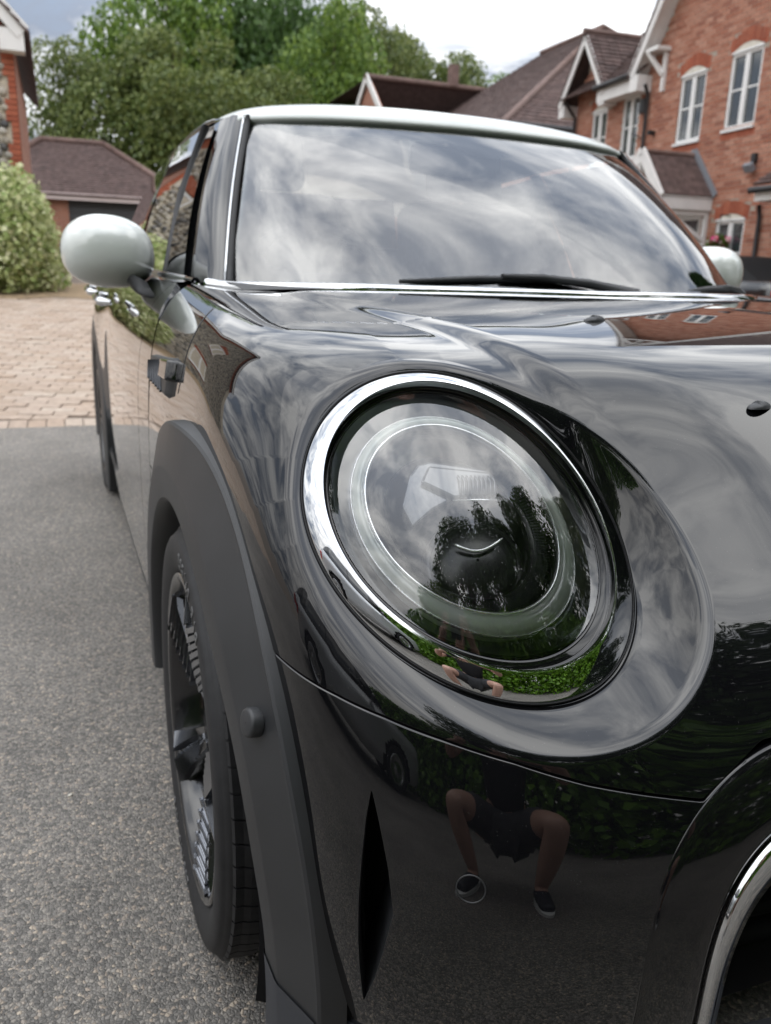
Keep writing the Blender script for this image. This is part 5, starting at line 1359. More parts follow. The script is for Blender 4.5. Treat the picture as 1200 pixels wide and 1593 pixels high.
def house_two():
    h = empty('terraced_house'); tag(h, 'second brick house along the terrace, with a small white gable above its window', 'house')
    w = Wall((10.17, 10.72, 0), WD, WN); w.o = w.p(0, 0, -.12)
    ops = [(4.10, 4.72, 3.46, 4.70), (5.36, 6.0, 3.46, 4.72)]
    gab = lambda s: 4.93 if abs(s-6.05) > .80 else 4.93+(.80-abs(s-6.05))*1.25
    brick_wall(w, h, 3.73, 6.75, .3, 6.1, ops, top=gab, skip=arch_skip([(5.36, 6.0, 4.72, .12)]), key=lambda q: (0 if q[2] > 3.0 else 1, q[0]), limit=250)
    window(w, h, *ops[0], arch=0.0, head=False, soldier=False); window(w, h, *ops[1], arch=.12)
    for s0_, s1_ in ((3.73, 5.32),):
        mb = MB(); w.box(mb, s0_, s1_, 4.68, 4.93, .0, .34); mb.build('eave_fascia', M_FASCIA, h)
        mb = MB(); mb.tube([w.p(s0_-.02, 4.97, .40), w.p(s1_+.05, 4.97, .40)], .06, 8); mb.build('gutter', M_PIPE, h, smooth=True)
    # main roof rising away from the street
    tiled_slope(h, w.p(3.6, 4.98, .40), w.p(6.9, 4.98, .40), w.p(6.9, 7.7, -3.0), w.p(3.6, 7.7, -3.0), 34, 18)
    tiled_slope(h, w.p(3.6, 4.98, -6.4), w.p(6.9, 4.98, -6.4), w.p(6.9, 7.7, -3.0), w.p(3.6, 7.7, -3.0), 10, 8)
    # small gable
    for side in (-1, 1):
        beam(h, w.p(6.05+side*.98, 4.86, .34), w.p(6.05, 6.14, .34), .04, .16, M_FASCIA, 'barge_board')
        tiled_slope(h, w.p(6.05+side*1.02, 4.92, .38), w.p(6.05+side*1.02, 4.92, -1.2), w.p(6.05, 6.24, -1.4), w.p(6.05, 6.24, .38), 14, 8)
        mb = MB(); w.box(mb, 6.05+side*.90-.12, 6.05+side*.90+.12, 4.62, 4.88, -.02, .33); mb.build('eave_box', M_FASCIA, h)
    mb = MB(); mb.tube([w.p(6.05, 6.26, .40), w.p(6.05, 6.26, -1.3)], .07, 8); mb.build('ridge_tile', M_RIDGE, h, smooth=True)
    pipe(h, [w.p(6.70, 4.9, .35), w.p(6.70, 4.6, .08), w.p(6.70, .5, .08)], .036)
    mb = MB(); w.box(mb, 3.80, 3.98, 4.28, 4.56, .0, .10); o = mb.build('alarm_box', M_PIPE, h); bevel(o, .02, 2)
    pipe(h, [w.p(3.90, 3.84, .05), w.p(4.25, 3.94, .05)], .012, name='cable'); mb = MB(); w.box(mb, 6.72, 6.76, .3, 4.9, -5, 0); mb.build('end_wall', M_BRICK, h)
    return h
house_two()
def brick_plain(root, w, s0, s1, z0, z1, name='wall'):
    mb = MB(); w.box(mb, s0, s1, z0, z1, -.2, 0); return mb.build(name, M_BRICKFAR, root)
def brickfar_mat():
    m = bpy.data.materials.new('distant_brickwork'); m.use_nodes = True; nt = m.node_tree; b = nt.nodes['Principled BSDF']; N = nt.nodes.new; L = nt.links.new
    tc = N('ShaderNodeTexCoord'); mp = N('ShaderNodeMapping'); mp.inputs['Rotation'].default_value = (R(90), 0, 0); L(tc.outputs['Object'], mp.inputs[0])
    bt = N('ShaderNodeTexBrick'); bt.inputs['Scale'].default_value = 1.0; bt.inputs['Brick Width'].default_value = .225; bt.inputs['Row Height'].default_value = .075; bt.inputs['Mortar Size'].default_value = .006
    bt.inputs['Color1'].default_value = (.29, .115, .068, 1); bt.inputs['Color2'].default_value = (.22, .085, .052, 1); bt.inputs['Mortar'].default_value = (.33, .27, .22, 1); L(mp.outputs[0], bt.inputs['Vector'])
    L(bt.outputs['Color'], b.inputs['Base Color']); b.inputs['Roughness'].default_value = .9
    return m
M_BRICKFAR = brickfar_mat()
def hip_roof(root, x0, x1, y0, y1, ze, zr, inset, rows=20, cols=30, axis='x'):
    yc = (y0+y1)/2; xc = (x0+x1)/2
    if axis == 'x':
        r0, r1 = (x0+inset, yc, zr), (x1-inset, yc, zr)
        tiled_slope(root, (x0, y0, ze), (x1, y0, ze), r1, r0, rows, cols); tiled_slope(root, (x1, y1, ze), (x0, y1, ze), r0, r1, rows//2, cols//2)
        tiled_slope(root, (x0, y1, ze), (x0, y0, ze), r0, r0, rows, cols//2); tiled_slope(root, (x1, y0, ze), (x1, y1, ze), r1, r1, rows, cols//2)
        hips = [((x0, y0, ze), r0), ((x1, y0, ze), r1), (r0, r1)]
    else:
        r0, r1 = (xc, y0+inset, zr), (xc, y1-inset, zr)
        tiled_slope(root, (x0, y1, ze), (x0, y0, ze), r0, r1, rows, cols); tiled_slope(root, (x1, y0, ze), (x1, y1, ze), r1, r0, rows//2, cols//2)
        tiled_slope(root, (x0, y0, ze), (x1, y0, ze), r0, r0, rows, cols//2); tiled_slope(root, (x1, y1, ze), (x0, y1, ze), r1, r1, rows//2, cols//2)
        hips = [((x0, y0, ze), r0), ((x1, y0, ze), r0), (r0, r1)]
    for a, b in hips:
        mb = MB(); mb.tube([np.array(a)+[0, 0, .04], np.array(b)+[0, 0, .05]], .10, 8); mb.build('ridge_tile', M_RIDGE, root, smooth=True)
def far_houses():
    h = empty('hipped_house'); tag(h, 'large house with a long brown hipped roof behind the small white gable', 'house')
    mb = MB(); mb.box((17.8, 29.5, 2.9), (11.6, 12.5, 4.7)); mb.build('wall', M_BRICKFAR, h)
    hip_roof(h, 11.6, 24.0, 22.8, 36.2, 5.3, 9.6, 4.6, rows=34, cols=60, axis='y')
    mb = MB(); mb.box((17.8, 22.86, 5.10), (12.4, .10, .30)); mb.build('eave_fascia', M_FASCIA, h); mb = MB(); mb.box((11.65, 29.5, 5.10), (.10, 13.4, .30)); mb.build('eave_fascia', M_FASCIA, h)
    mb = MB(); mb.tube([(11.55, 22.75, 5.33), (24.0, 22.75, 5.33)], .08, 8); mb.build('gutter', M_PIPE, h, smooth=True)
    g = empty('gabled_house'); tag(g, 'low distant house with brown tiled roof and white gable end above the car roof', 'house')
    mb = MB(); mb.box((14.0, 33.0, 3.0), (5.8, 5.6, 4.6)); mb.build('wall', M_BRICKFAR, g)
    tiled_slope(g, (10.9, 210.9, 5.6), (17.2, 210.9, 5.6), (17.2, 33.0, 8.3), (10.9, 33.0, 8.3), 26, 40); tiled_slope(g, (17.2, 36.1, 5.6), (10.9, 36.1, 5.6), (10.9, 33, 8.3), (17.2, 33.0, 8.3), 10, 16)
    for a in ((10.85, 29.8, 5.55), (10.85, 36.2, 5.55)): beam(g, a, (10.85, 33.0, 8.35), .05, .26, M_FASCIA, 'barge_board')
    mb = MB(); mb.prism([(29.95, 5.55), (36.05, 5.55), (33.0, 8.2)], (10.95, 11.1), lambda a, b, t: (t, a, b)); mb.build('gable_wall', M_BRICKFAR, g)
    mb = MB(); mb.tube([(10.8, 33, 8.36), (17.2, 33, 8.36)], .11, 8); mb.build('ridge_tile', M_RIDGE, g, smooth=True)
    mb = MB(); mb.box((14.6, 33, 8.75), (.35, .35, .8)); mb.build('chimney_pot', M_RIDGE, g)
    ga = empty('garage'); tag(ga, 'small garage with a wide brown hipped tile roof beyond the mirror', 'garage')
    z0 = gz(28)
    mb = MB(); mb.box((-2.0, 28.1, z0+1.0), (2.9, .2, 2.1)); mb.box((2.45, 28.1, z0+1.0), (.9, .2, 2.1)); mb.box((.2, 33.0, z0+1.0), (6.0, .2, 2.0)); mb.box((-3.4, 30.5, z0+1.0), (.2, 5, 2.0)); mb.box((2.85, 30.5, z0+1.0), (.2, 5, 2.0)); mb.build('wall', M_BRICKFAR, ga)
    M_DOOR = mat('dark_garage_door', (.045, .047, .05), rough=.5)
    for i in range(10):
        m2 = MB(); m2.box((.72, 28.12, z0+.1+.19*i), (2.55, .05, .178)); m2.build('door_panel', M_DOOR, ga)
    mb = MB(); mb.box((.0, 27.78, z0+1.98), (6.8, .08, .20)); mb.build('eave_fascia', mat('pinkish_fascia', (.52, .44, .42), rough=.6), ga)
    hip_roof(ga, -3.75, 3.25, 27.7, 33.4, z0+2.0, z0+3.85, 2.55, rows=26, cols=44)
far_houses()

# ------------------------------------------------------------------ flint house on the left
M_FLINT = island_mat('flint_cobble', [(.10, .10, .10), (.30, .27, .23), (.46, .42, .35), (.20, .19, .18), (.55, .50, .43), (.38, .33, .26), (.07, .07, .075), (.60, .56, .50)], rough=.6, bump=(70, .5), fine=(40, .2))
M_FLINTBED = mat('flint_mortar', (.46, .41, .33), rough=.95, noise=(30, .2))
def flint_house():
    h = empty('flint_house'); tag(h, 'flint and red brick gabled house cut by the left edge behind the bush', 'house')
    y0 = 13.2; xc = -1.36; z0 = .5; ez = 4.05; W_ = 7.4
    w = Wall((xc, y0, 0), (-1, 0, 0), (0, -1, 0))
    top = lambda s: ez+min(s, W_-s)*1.05
    ops = [(2.6, 3.7, 1.2, 2.3), (2.7, 3.6, 4.0, 5.2)]
    mb = MB()
    n = 30
    for i in range(n):
        a, b = W_*i/n, W_*(i+1)/n; t = top((a+b)/2)
        w.box(mb, a, b, z0, t, -.25, -.02)
    mb.build('flint_backing', M_FLINTBED, h)
    # rounded flints, the ones in view as parts
    cob = []
    for z in np.arange(z0+.06, ez+4, .105):
        for s in np.arange(.20, W_-.3, .115):
            ss, zz = s+.02*rng.standard_normal()+(.05 if int(z*10) % 2 else 0), z+.012*rng.standard_normal()
            if zz > top(ss)-.35 or any(a-.1 < ss < b+.1 and c-.1 < zz < d+.25 for a, b, c, d in ops): continue
            cob.append((ss, zz))
    cob.sort(key=lambda q: (0 if q[0] < 1.0 else 1, q[0]))
    me = []
    for k in range(3):
        m_ = MB(); G = []
        for a in np.linspace(-1.35, 1.35, 5): G.append([(.052*math.cos(a)*math.cos(b)*(1+.15*math.sin(2*b+k)), .04*math.cos(a)*math.sin(b), .046*math.sin(a)) for b in np.linspace(0, 2*math.pi, 8, endpoint=False)])
        m_.grid(np.array(G), closed_v=True); q = m_.mesh('flint', True); q.materials.append(M_FLINT); me.append(q)
    rest = MB(); base = [np.array([tuple(v.co) for v in q.vertices]) for q in me]; fc = [[tuple(p.vertices) for p in q.polygons] for q in me]
    for i, (s, z) in enumerate(cob):
        k = i % 3; sc = .8+.45*rng.random()
        if i < 200:
            o = put('flint', me[k], None, h); o.matrix_local = w.matrix(s, z, -.005) @ Matrix.Rotation(rng.random()*6, 4, 'Y') @ Matrix.Scale(sc, 4)
        else:
            Mx = np.array(w.matrix(s, z, -.005) @ Matrix.Rotation(rng.random()*6, 4, 'Y') @ Matrix.Scale(sc, 4)); o = len(rest.v)
            rest.v += [tuple((Mx @ np.append(v, 1))[:3]) for v in base[k]]; rest.f += [tuple(o+j for j in f) for f in fc[k]]
    r_ = rest.build('flint_facing', M_FLINT, h, smooth=True); r_['kind'] = 'stuff'
    # red brick quoins at the corner, verge course
    for r in range(int((ez-z0)/.075)):
        L_ = .34 if (r//4) % 2 == 0 else .2
        for a, b in (((0, .165),) if L_ > .3 else ((0, .10),)):
            m_ = MB(); m_.box((0, 0, 0), (b-a, .04, .066)); o = m_.build('quoin_brick', M_REDBRICK, h); o.matrix_local = w.matrix((a+b)/2, z0+r*.075+.037, .0)
    mb = MB(); w.box(mb, 0, .22, z0, ez, -6.0, -.021); mb.build('side_wall', M_BRICKFAR, h)
    for side in (0, 1):
        sgn = 1 if side == 0 else -1; s0 = 0 if side == 0 else W_
        k = 60
        for i in range(k):
            u = (i+.5)/k; s = s0+sgn*(W_/2)*u; m_ = MB(); m_.box((0, 0, 0), (.068, .04, .21)); o = m_.build('verge_brick', M_REDBRICK, h); o.matrix_local = w.matrix(s, ez+u*W_/2*1.05-.17, .0) @ Matrix.Rotation(-sgn*math.atan(1.05), 4, 'Y')
        beam(h, w.p(s0-sgn*.16, ez-.02, .25), w.p(W_/2, ez+W_/2*1.05+.14, .25), .04, .22, M_FASCIA, 'barge_board')
        tiled_slope(h, w.p(s0-sgn*.22, ez-.02, .30), w.p(s0-sgn*.22, ez-.02, -6), w.p(W_/2, ez+W_/2*1.05+.22, -6), w.p(W_/2, ez+W_/2*1.05+.22, .30), 34, 30)
    mb = MB(); w.box(mb, -.16, .16, ez-.26, ez+.02, -.02, .26); mb.build('eave_box', M_FASCIA, h)
    for o_ in ops: window(w, h, *o_, arch=0, head=False)
    # television aerial on the roof edge
    ar = empty('roof_aerial', parent=h); p0 = w.p(.25, ez+.2, -1.2)
    mb = MB(); mb.tube([p0, p0+[0, 0, 1.25]], .014, 6); mb.build('mast', M_LEAD, ar); 
    for i in range(5):
        mb = MB(); mb.tube([p0+[-.35+.14*i, -.16, 1.15], p0+[-.35+.14*i, .16, 1.15]], .006, 5); mb.build('rod', M_LEAD, ar)
    mb = MB(); mb.tube([p0+[-.42, 0, 1.15], p0+[.30, 0, 1.15]], .008, 5); mb.build('boom', M_LEAD, ar)
flint_house()

# ------------------------------------------------------------------ foliage
def leaf_cloud(centers, radii, count, size, flat=.75, seed=0, droop=.2, inner=.25):
    """diamond leaves spread over and in a set of blobs"""
    g = np.random.default_rng(seed); C = np.array(centers, float); Rr = np.array(radii, float)
    if Rr.ndim == 1: Rr = np.repeat(Rr[:, None], 3, 1)
    pw = (Rr.prod(1))**(2/3); pw /= pw.sum(); k = g.choice(len(C), count, p=pw)
    d = g.standard_normal((count, 3)); d /= np.linalg.norm(d, axis=1, keepdims=True)
    rad = np.where(g.random(count) < inner, g.random(count)**.5, .82+.30*g.random(count))
    P = C[k]+d*Rr[k]*rad[:, None]
    n = d+.9*g.standard_normal((count, 3)); n[:, 2] += .35; n /= np.linalg.norm(n, axis=1, keepdims=True)
    a = np.cross(n, g.standard_normal((count, 3))); a /= np.linalg.norm(a, axis=1, keepdims=True); b = np.cross(n, a)
    s = size*(.6+.8*g.random(count)); a *= s[:, None]; b *= (s*flat*.5)[:, None]; n2 = n*(s*.12)[:, None]
    V = np.stack([P-a*.5, P+b+n2, P+a*.5, P-b+n2], 1).reshape(-1, 3)
    F = np.arange(count*4).reshape(-1, 4)
    me = bpy.data.meshes.new('leaves'); me.vertices.add(len(V)); me.vertices.foreach_set('co', V.ravel()); me.loops.add(count*4); me.loops.foreach_set('vertex_index', F.ravel())
    me.polygons.add(count); me.polygons.foreach_set('loop_start', np.arange(count)*4); me.polygons.foreach_set('loop_total', np.full(count, 4)); me.update(calc_edges=True); me.validate()
    return me
M_BARK = mat('grey_brown_bark', (.12, .095, .07), rough=.9, noise=(8, .35), bump=(25, .6, .02))
LEAF_A = leaf_mat('fresh_green_leaves', [(.085, .155, .026), (.135, .215, .036), (.195, .280, .050), (.110, .185, .032), (.055, .110, .022)])
LEAF_B = leaf_mat('olive_leaves', [(.090, .130, .034), (.140, .178, .048), (.195, .225, .070), (.112, .150, .040), (.062, .096, .028)])
LEAF_C = leaf_mat('dark_green_leaves', [(.036, .080, .018), (.058, .115, .025), (.085, .150, .034), (.045, .095, .021)])
LEAF_H = leaf_mat('bright_laurel_leaves', [(.10, .22, .018), (.15, .30, .028), (.21, .38, .04), (.12, .25, .022), (.07, .16, .015)], rough=.38)
LEAF_V = leaf_mat('variegated_leaves', [(.32, .38, .13), (.58, .60, .34), (.70, .70, .46), (.22, .30, .08), (.48, .52, .25), (.15, .23, .05)], rough=.5)
LEAF_K = leaf_mat('conifer_green', [(.030, .075, .022), (.045, .105, .030), (.060, .130, .036), (.025, .060, .018)])
def crown_mesh(seed, blobs=38, count=17000, size=.235, m=LEAF_A):
    """unit crown: radius about 1 wide and 1.15 high, standing on z=0 .. 2.3"""
    g = np.random.default_rng(seed); C, Rr = [], []
    for i in range(blobs):
        u = g.standard_normal(3); u /= np.linalg.norm(u); r = g.random()**.4*.80
        c = np.array([u[0]*r, u[1]*r, 1.12+u[2]*r*1.05]); C.append(c); Rr.append(.17+.17*g.random()*(1.1-r*.4))
    Rr = np.array(Rr)
    me = leaf_cloud(C, np.stack([Rr, Rr, Rr*.82], 1), count, size/5.0, seed=seed+1, inner=.3); me.materials.append(m)
    return me, C
CR = [crown_mesh(11, m=LEAF_A), crown_mesh(12, m=LEAF_B), crown_mesh(13, m=LEAF_C), crown_mesh(14, blobs=48, count=18000, m=LEAF_A), crown_mesh(15, blobs=40, m=LEAF_B)]
TRUNKS = {}
def trunk_mesh(k):
    if k in TRUNKS: return TRUNKS[k]
    g = np.random.default_rng(100+k); mb = MB(); C = CR[k][1]
    mb.tube([(0, 0, -.5), (.01, .0, 0), (.03*g.standard_normal(), .03*g.standard_normal(), .5), (.04*g.standard_normal(), .04*g.standard_normal(), 1.1), (.05*g.standard_normal(), 0, 1.8)], [.075, .06, .05, .035, .012], 9)
    for i in g.choice(len(C), 16, replace=False):
        c = C[i]; z0 = max(.15, c[2]*.55); mb.tube([(0, 0, z0), (c[0]*.5, c[1]*.5, (z0+c[2])/2+.02), tuple(c)], [.026, .016, .005], 6)
    me = mb.mesh('trunk', True); me.materials.append(M_BARK); TRUNKS[k] = me; return me
def tree(x, y, rad, height, k, label, group, rot=0.0, base=None, lift=.0):
    t = empty('tree', (x, y, gz(y) if base is None else base), (0, 0, rot)); tag(t, label, 'tree', group)
    sz = height/2.35
    put('crown', CR[k][0], None, t, scale=(rad, rad, sz), loc=(0, 0, lift)); put('trunk', trunk_mesh(k), None, t, scale=(min(rad, 4)*.9, min(rad, 4)*.9, sz), loc=(0, 0, lift))
    return t
TG = 'trees behind the garage and roofs'
tree(-3.4, 37, 2.4, 7.0, 2, 'small dark tree at the far left, just right of the flint house gable', TG, .3)
tree(.3, 39, 2.9, 9.6, 1, 'olive tree rising behind the left end of the garage roof', TG, 1.1)
tree(4.0, 37.5, 4.0, 10.8, 4, 'broad olive tree directly behind the garage roof', TG, 2.2)
tree(4.9, 45, 4.4, 17.0, 0, 'tall green tree topping the frame behind the garage', TG, .7)
tree(9.6, 46, 4.6, 17.5, 2, 'tall dark tree behind the windscreen pillar', TG, 2.9)
tree(7.6, 37, 3.0, 9.0, 1, 'low olive tree just left of the car roof', TG, 4.0)
tree(11.6, 40, 3.3, 13.6, 3, 'bright yellow green tree above the middle of the car roof', TG, 5.2)
tree(15.2, 45, 3.8, 14.6, 1, 'olive tree between the bright green one and the tall olive one', TG, .9)
tree(18.4, 49, 4.2, 15.0, 4, 'tall olive tree right of the bright green one', TG, .2)
tree(21.6, 47, 4.0, 13.2, 1, 'rounded olive tree behind the low distant roof', TG, 1.8)
tree(25.4, 49, 3.8, 12.4, 3, 'last green tree before the open sky, left of the hipped roof', TG, 3.3)
tree(14.2, 53, 4.6, 17.5, 2, 'dark tree far behind the bright green tree', TG, 3.9)
tree(-6.5, 46, 4.0, 8.0, 0, 'green tree mostly hidden behind the flint house', TG, 4.9)
# variegated bush by the flint house
def bush(name, label, cat, loc, dims, count, size, m, seed, blobs=40):
    g = np.random.default_rng(seed); C, Rr = [], []
    for i in range(blobs):
        u = g.standard_normal(3); u /= np.linalg.norm(u); u[2] = abs(u[2])
        u = np.sign(u)*np.abs(u)**.62; r = .55+.22*g.random(); C.append((u[0]*dims[0]*r, u[1]*dims[1]*r, dims[2]*.08+u[2]*dims[2]*r*.95)); q = .24+.1*g.random(); Rr.append((dims[0]*q, dims[1]*q, dims[2]*q*.75))
    C.append((0, 0, dims[2]*.4)); Rr.append((dims[0]*.8, dims[1]*.8, dims[2]*.55))
    b = empty(name, loc); tag(b, label, cat)
    me = leaf_cloud(C, Rr, count, size, seed=seed+3, inner=.1); me.materials.append(m); put('foliage', me, None, b)
    mb = MB()
    for i in range(7): a = i*.9; mb.tube([(0, 0, -.05), (.3*dims[0]*math.cos(a), .3*dims[1]*math.sin(a), dims[2]*.35), (.6*dims[0]*math.cos(a), .6*dims[1]*math.sin(a), dims[2]*.6)], [.03, .02, .008], 6)
    mb.build('stems', M_BARK, b, smooth=True)
    # dark core so that the bush does not read hollow
    return b
bush('variegated_bush', 'rounded cream and green bush in front of the flint house at the left', 'bush', (-1.98, 12.0, .60), (1.16, .98, 1.62), 30000, .075, LEAF_V, 31, 60)
# ------------------------------------------------------------------ behind and beside the camera (seen in the paint and glass)
def hedge(x0, x1, y0, y1, h, label, m, seed, count, size):
    g = np.random.default_rng(seed); C, Rr = [], []
    nx = int((x1-x0)/.45)+1
    for i in range(nx):
        for z in np.arange(.25, h, .42):
            for y in np.linspace(y0+.25, y1-.25, 2):
                C.append((x0+(x1-x0)*(i+.5)/nx+.1*g.standard_normal(), y+.08*g.standard_normal(), z+.06*g.standard_normal())); q = .30+.10*g.random(); Rr.append((q, q*.9, q))
    b = empty('hedge', (0, 0, 0)); tag(b, label, 'hedge')
    me = leaf_cloud(C, Rr, count, size, seed=seed+1, inner=.15); me.materials.append(m); put('foliage', me, None, b)
    mb = MB()
    for x in np.arange(x0+.4, x1, .8): mb.tube([(x, (y0+y1)/2, -.05), (x+.1, (y0+y1)/2+.1, h*.45), (x-.05, (y0+y1)/2, h*.8)], [.04, .03, .01], 6)
    mb.build('stems', M_BARK, b, smooth=True)
    return b
hedge(-8.5, 5.5, -4.7, -3.6, 2.35, 'bright laurel hedge facing the front of the car, seen reflected in the headlight ring', LEAF_H, 51, 46000, .13)
RG = 'trees facing the front of the car'
tree(-2.5, -7.6, 3.0, 11.5, 2, 'dark tree behind the laurel hedge, seen reflected in the headlight lens', RG, .4, base=0)
tree(1.3, -7.4, 3.0, 12.8, 2, 'second dark tree behind the laurel hedge, seen reflected in the headlight lens', RG, 2.0, base=0)
tree(4.9, -5.6, 3.0, 13.2, 2, 'tall dark tree right of the laurel hedge, seen reflected in the bonnet nose', RG, 3.0, base=0)
tree(9.5, -4.0, 3.0, 10.5, 1, 'olive tree beside the drive on the right, outside the frame', RG, 1.0, base=0)
tree(-7.5, -11.0, 3.4, 10.0, 0, 'green tree left of the laurel hedge, outside the frame', RG, 5.0, base=0)
def conifer(x, y, h, r, label, seed):
    g = np.random.default_rng(seed); n = 9000
    z = g.random(n)**.9*h; rr = r*(1-(z/h)**5)*(.72+.32*g.random(n)); a = g.random(n)*2*math.pi
    C = np.stack([rr*np.cos(a), rr*np.sin(a), z+.1], 1)
    t = empty('conifer', (x, y, 0)); tag(t, label, 'conifer', 'conifers beside the drive')
    me = leaf_cloud(C, np.full(n, .05), n*2, .17, flat=.28, seed=seed); me.materials.append(LEAF_K); put('foliage', me, None, t)
    mb = MB(); mb.tube([(0, 0, -.1), (0, 0, h*.5), (0, 0, h*.95)], [.10, .07, .01], 8); mb.build('trunk', M_BARK, t, smooth=True)
conifer(6.2, 2.4, 5.0, .80, 'tall conifer right of the car, seen reflected in the edge of the windscreen', 61)
conifer(6.6, .6, 3.6, .8, 'shorter conifer right of the car, outside the frame', 62)

# ---- other parked cars: lofted shells with glass, lamps and wheels
def simple_car(name, label, paint, loc, rot, kind='hatch', roofm=None):
    root = empty(name, loc, (0, 0, rot)); tag(root, label, 'car')
    L_, W_ = 4.0, .86
    # stations along local y (front -y): lower body cross-section
    st = np.array([-1.98, -1.9, -1.65, -1.2, -.6, 0, .6, 1.2, 1.65, 1.9, 1.98])
    hw = np.array([.62, .74, .83, .86, .865, .865, .865, .86, .83, .76, .66])
    top = np.array([.62, .74, .83, .90, .95, .96, .97, .985, .98, .95, .86])
    G = []
    for y, w_, t in zip(st, hw, top):
        G.append([(-w_*.90, y, .22), (-w_*.98, y, .34), (-w_, y, .55), (-w_*.985, y, t*.86), (-w_*.93, y, t*.97), (-w_*.80, y, t), (0, y, t+.025), (w_*.80, y, t), (w_*.93, y, t*.97), (w_*.985, y, t*.86), (w_, y, .55), (w_*.98, y, .34), (w_*.90, y, .22)])
    s = Surf(G); P = s(np.linspace(0, 1, 70), np.linspace(0, 1, 60)); V = P.reshape(-1, 3)
    wy = (-1.22, 1.25); bad = np.zeros(len(V), bool)
    for cy in wy: bad |= (np.hypot(V[:, 1]-cy, V[:, 2]-.31) < .345) & (np.abs(V[:, 0]) > .5)
    F = [f for f in grid_faces(70, 60) if not any(bad[i] for i in f)]
    add('body', [tuple(p) for p in V], F, paint, root)
    mb = MB(); mb.box((0, 0, .45), (1.45, 3.7, .46)); mb.build('underbody', M_DARK, root)
    for sgn in (-1, 1):
        mb = MB(); mb.grid(np.array([[(x*.72, sgn*(1.975-.10*abs(x)**3), z) for x in np.linspace(-1, 1, 14)] for z in (.24, .40, .60, .80 if sgn > 0 else .60)]), flip=sgn < 0); mb.build('bumper', paint, root, smooth=True)
    # cabin
    cab = {'hatch': [(-.95, .93, .70, .93), (-.35, 1.36, .60, 1.36), (.2, 1.45, .58, 1.45), (.9, 1.43, .57, 1.43), (1.55, 1.32, .55, 1.32), (1.88, .97, .62, .97)],
           'soft': [(-.75, .95, .70, .95), (-.25, 1.27, .60, 1.27), (.2, 1.34, .58, 1.34), (.75, 1.30, .57, 1.30), (1.15, 1.12, .58, 1.12), (1.45, .99, .60, .99)]}[kind]
    G = []
    for y, zt, wt, _ in cab:
        G.append([(-.74, y if zt > 1 else y, .93), (-.71, y, .93+(zt-.93)*.35), (-wt-.03, y, .93+(zt-.93)*.85), (-wt+.05, y, zt-.005), (0, y, zt+.015), (wt-.05, y, zt-.005), (wt+.03, y, .93+(zt-.93)*.85), (.71, y, .93+(zt-.93)*.35), (.74, y, .93)])
    s = Surf(G, .75); P = s(np.linspace(0, 1, 50), np.linspace(0, 1, 60)); rm = roofm or paint
    T_, S_ = np.linspace(0, 1, 50), np.linspace(0, 1, 60)
    def region(f):
        t = T_[f[0]//60]+.01; u = S_[f[0] % 60]+.008; y = P.reshape(-1, 3)[f[0]][1]
        side = u < .27 or u > .73
        if kind == 'soft' and not (.06 < t < .25): return 'glass' if (side and .30 < t < .72 and (.06 < u < .22 or .78 < u < .94)) else 'roof'
        if side: return 'glass' if (.16 < t < .86 and (.04 < u < .235 or .765 < u < .96) and not (.50 < t < .53)) else 'roof'
        return 'glass' if (.04 < t < .25 or t > .84) and .28 < u < .72 else 'roof'
    reg = {'glass': [], 'roof': []}
    for f in grid_faces(50, 60): reg[region(f)].append(f)
    for k, m in (('glass', M_CARGLASS), ('roof', rm)):
        used = sorted({i for f in reg[k] for i in f}); mp = {u: i for i, u in enumerate(used)}; V = P.reshape(-1, 3)
        add('cabin_glass' if k == 'glass' else 'roof', [tuple(V[u]) for u in used], [tuple(mp[i] for i in f) for f in reg[k]], m, root)
    for cy in wy:
        for sx in (-1, 1):
            wh = empty('wheel', (sx*.80, cy, .312), (0, 0, 0 if sx < 0 else math.pi), parent=root)
            mb = MB(); mb.grid(np.array([[(x, r*math.sin(q), r*math.cos(q)) for x, r in ((-.02, .20), (-.045, .24), (-.05, .29), (-.02, .312), (.15, .312), (.17, .28))] for q in np.linspace(0, 2*math.pi, 40, endpoint=False)]), closed_u=True); mb.build('tyre', M_TYRE, wh, smooth=True)
            mb = MB(); mb.grid(np.array([[(x, r*math.sin(q), r*math.cos(q)) for x, r in ((-.035, .0005), (-.03, .05), (-.02, .08), (-.028, .18), (-.045, .205), (-.03, .21))] for q in np.linspace(0, 2*math.pi, 30, endpoint=False)]), closed_u=True); mb.build('rim', M_SATIN, wh, smooth=True)
            G = np.array([[(-.85*1.0+.0, 0, 0)]])
            ph = np.linspace(R(-100), R(100), 24); G = np.array([[(sx*x, cy+r*math.sin(p), .31+r*math.cos(p)) for x, r in ((.862, .345), (.85, .36), (.55, .37), (.50, .1))] for p in ph]); mb = MB(); mb.grid(G); mb.build('wheel_housing', M_DARK, root)
    for sx in (-1, 1):
        disc((sx*.60, -1.90, .68), (sx*.3, -1, .35), .10, .02, M_PANE, 'headlight', root); 
        mb = MB(); mb.box((sx*.70, 1.93, .76), (.16, .10, .24)); o = mb.build('tail_light', mat('red_tail_lens', (.45, .015, .012), rough=.15, coat=.6), root); bevel(o, .03, 3)
        mb = MB(); mb.lathe([(.0005, -.05), (.05, -.045), (.085, -.01), (.09, .02), (.06, .05), (.0005, .055)], 20, np.array(Matrix.Translation((sx*.93, -.62, 1.0)) @ Matrix.Rotation(math.pi/2, 4, 'X') @ Matrix.Diagonal((1.1, .75, 1, 1)))); mb.build('door_mirror', rm, root, smooth=True)
    return root
M_CARGLASS = mat('dark_car_glass', (.012, .013, .014), rough=.03, coat=1.0, spec=.7)
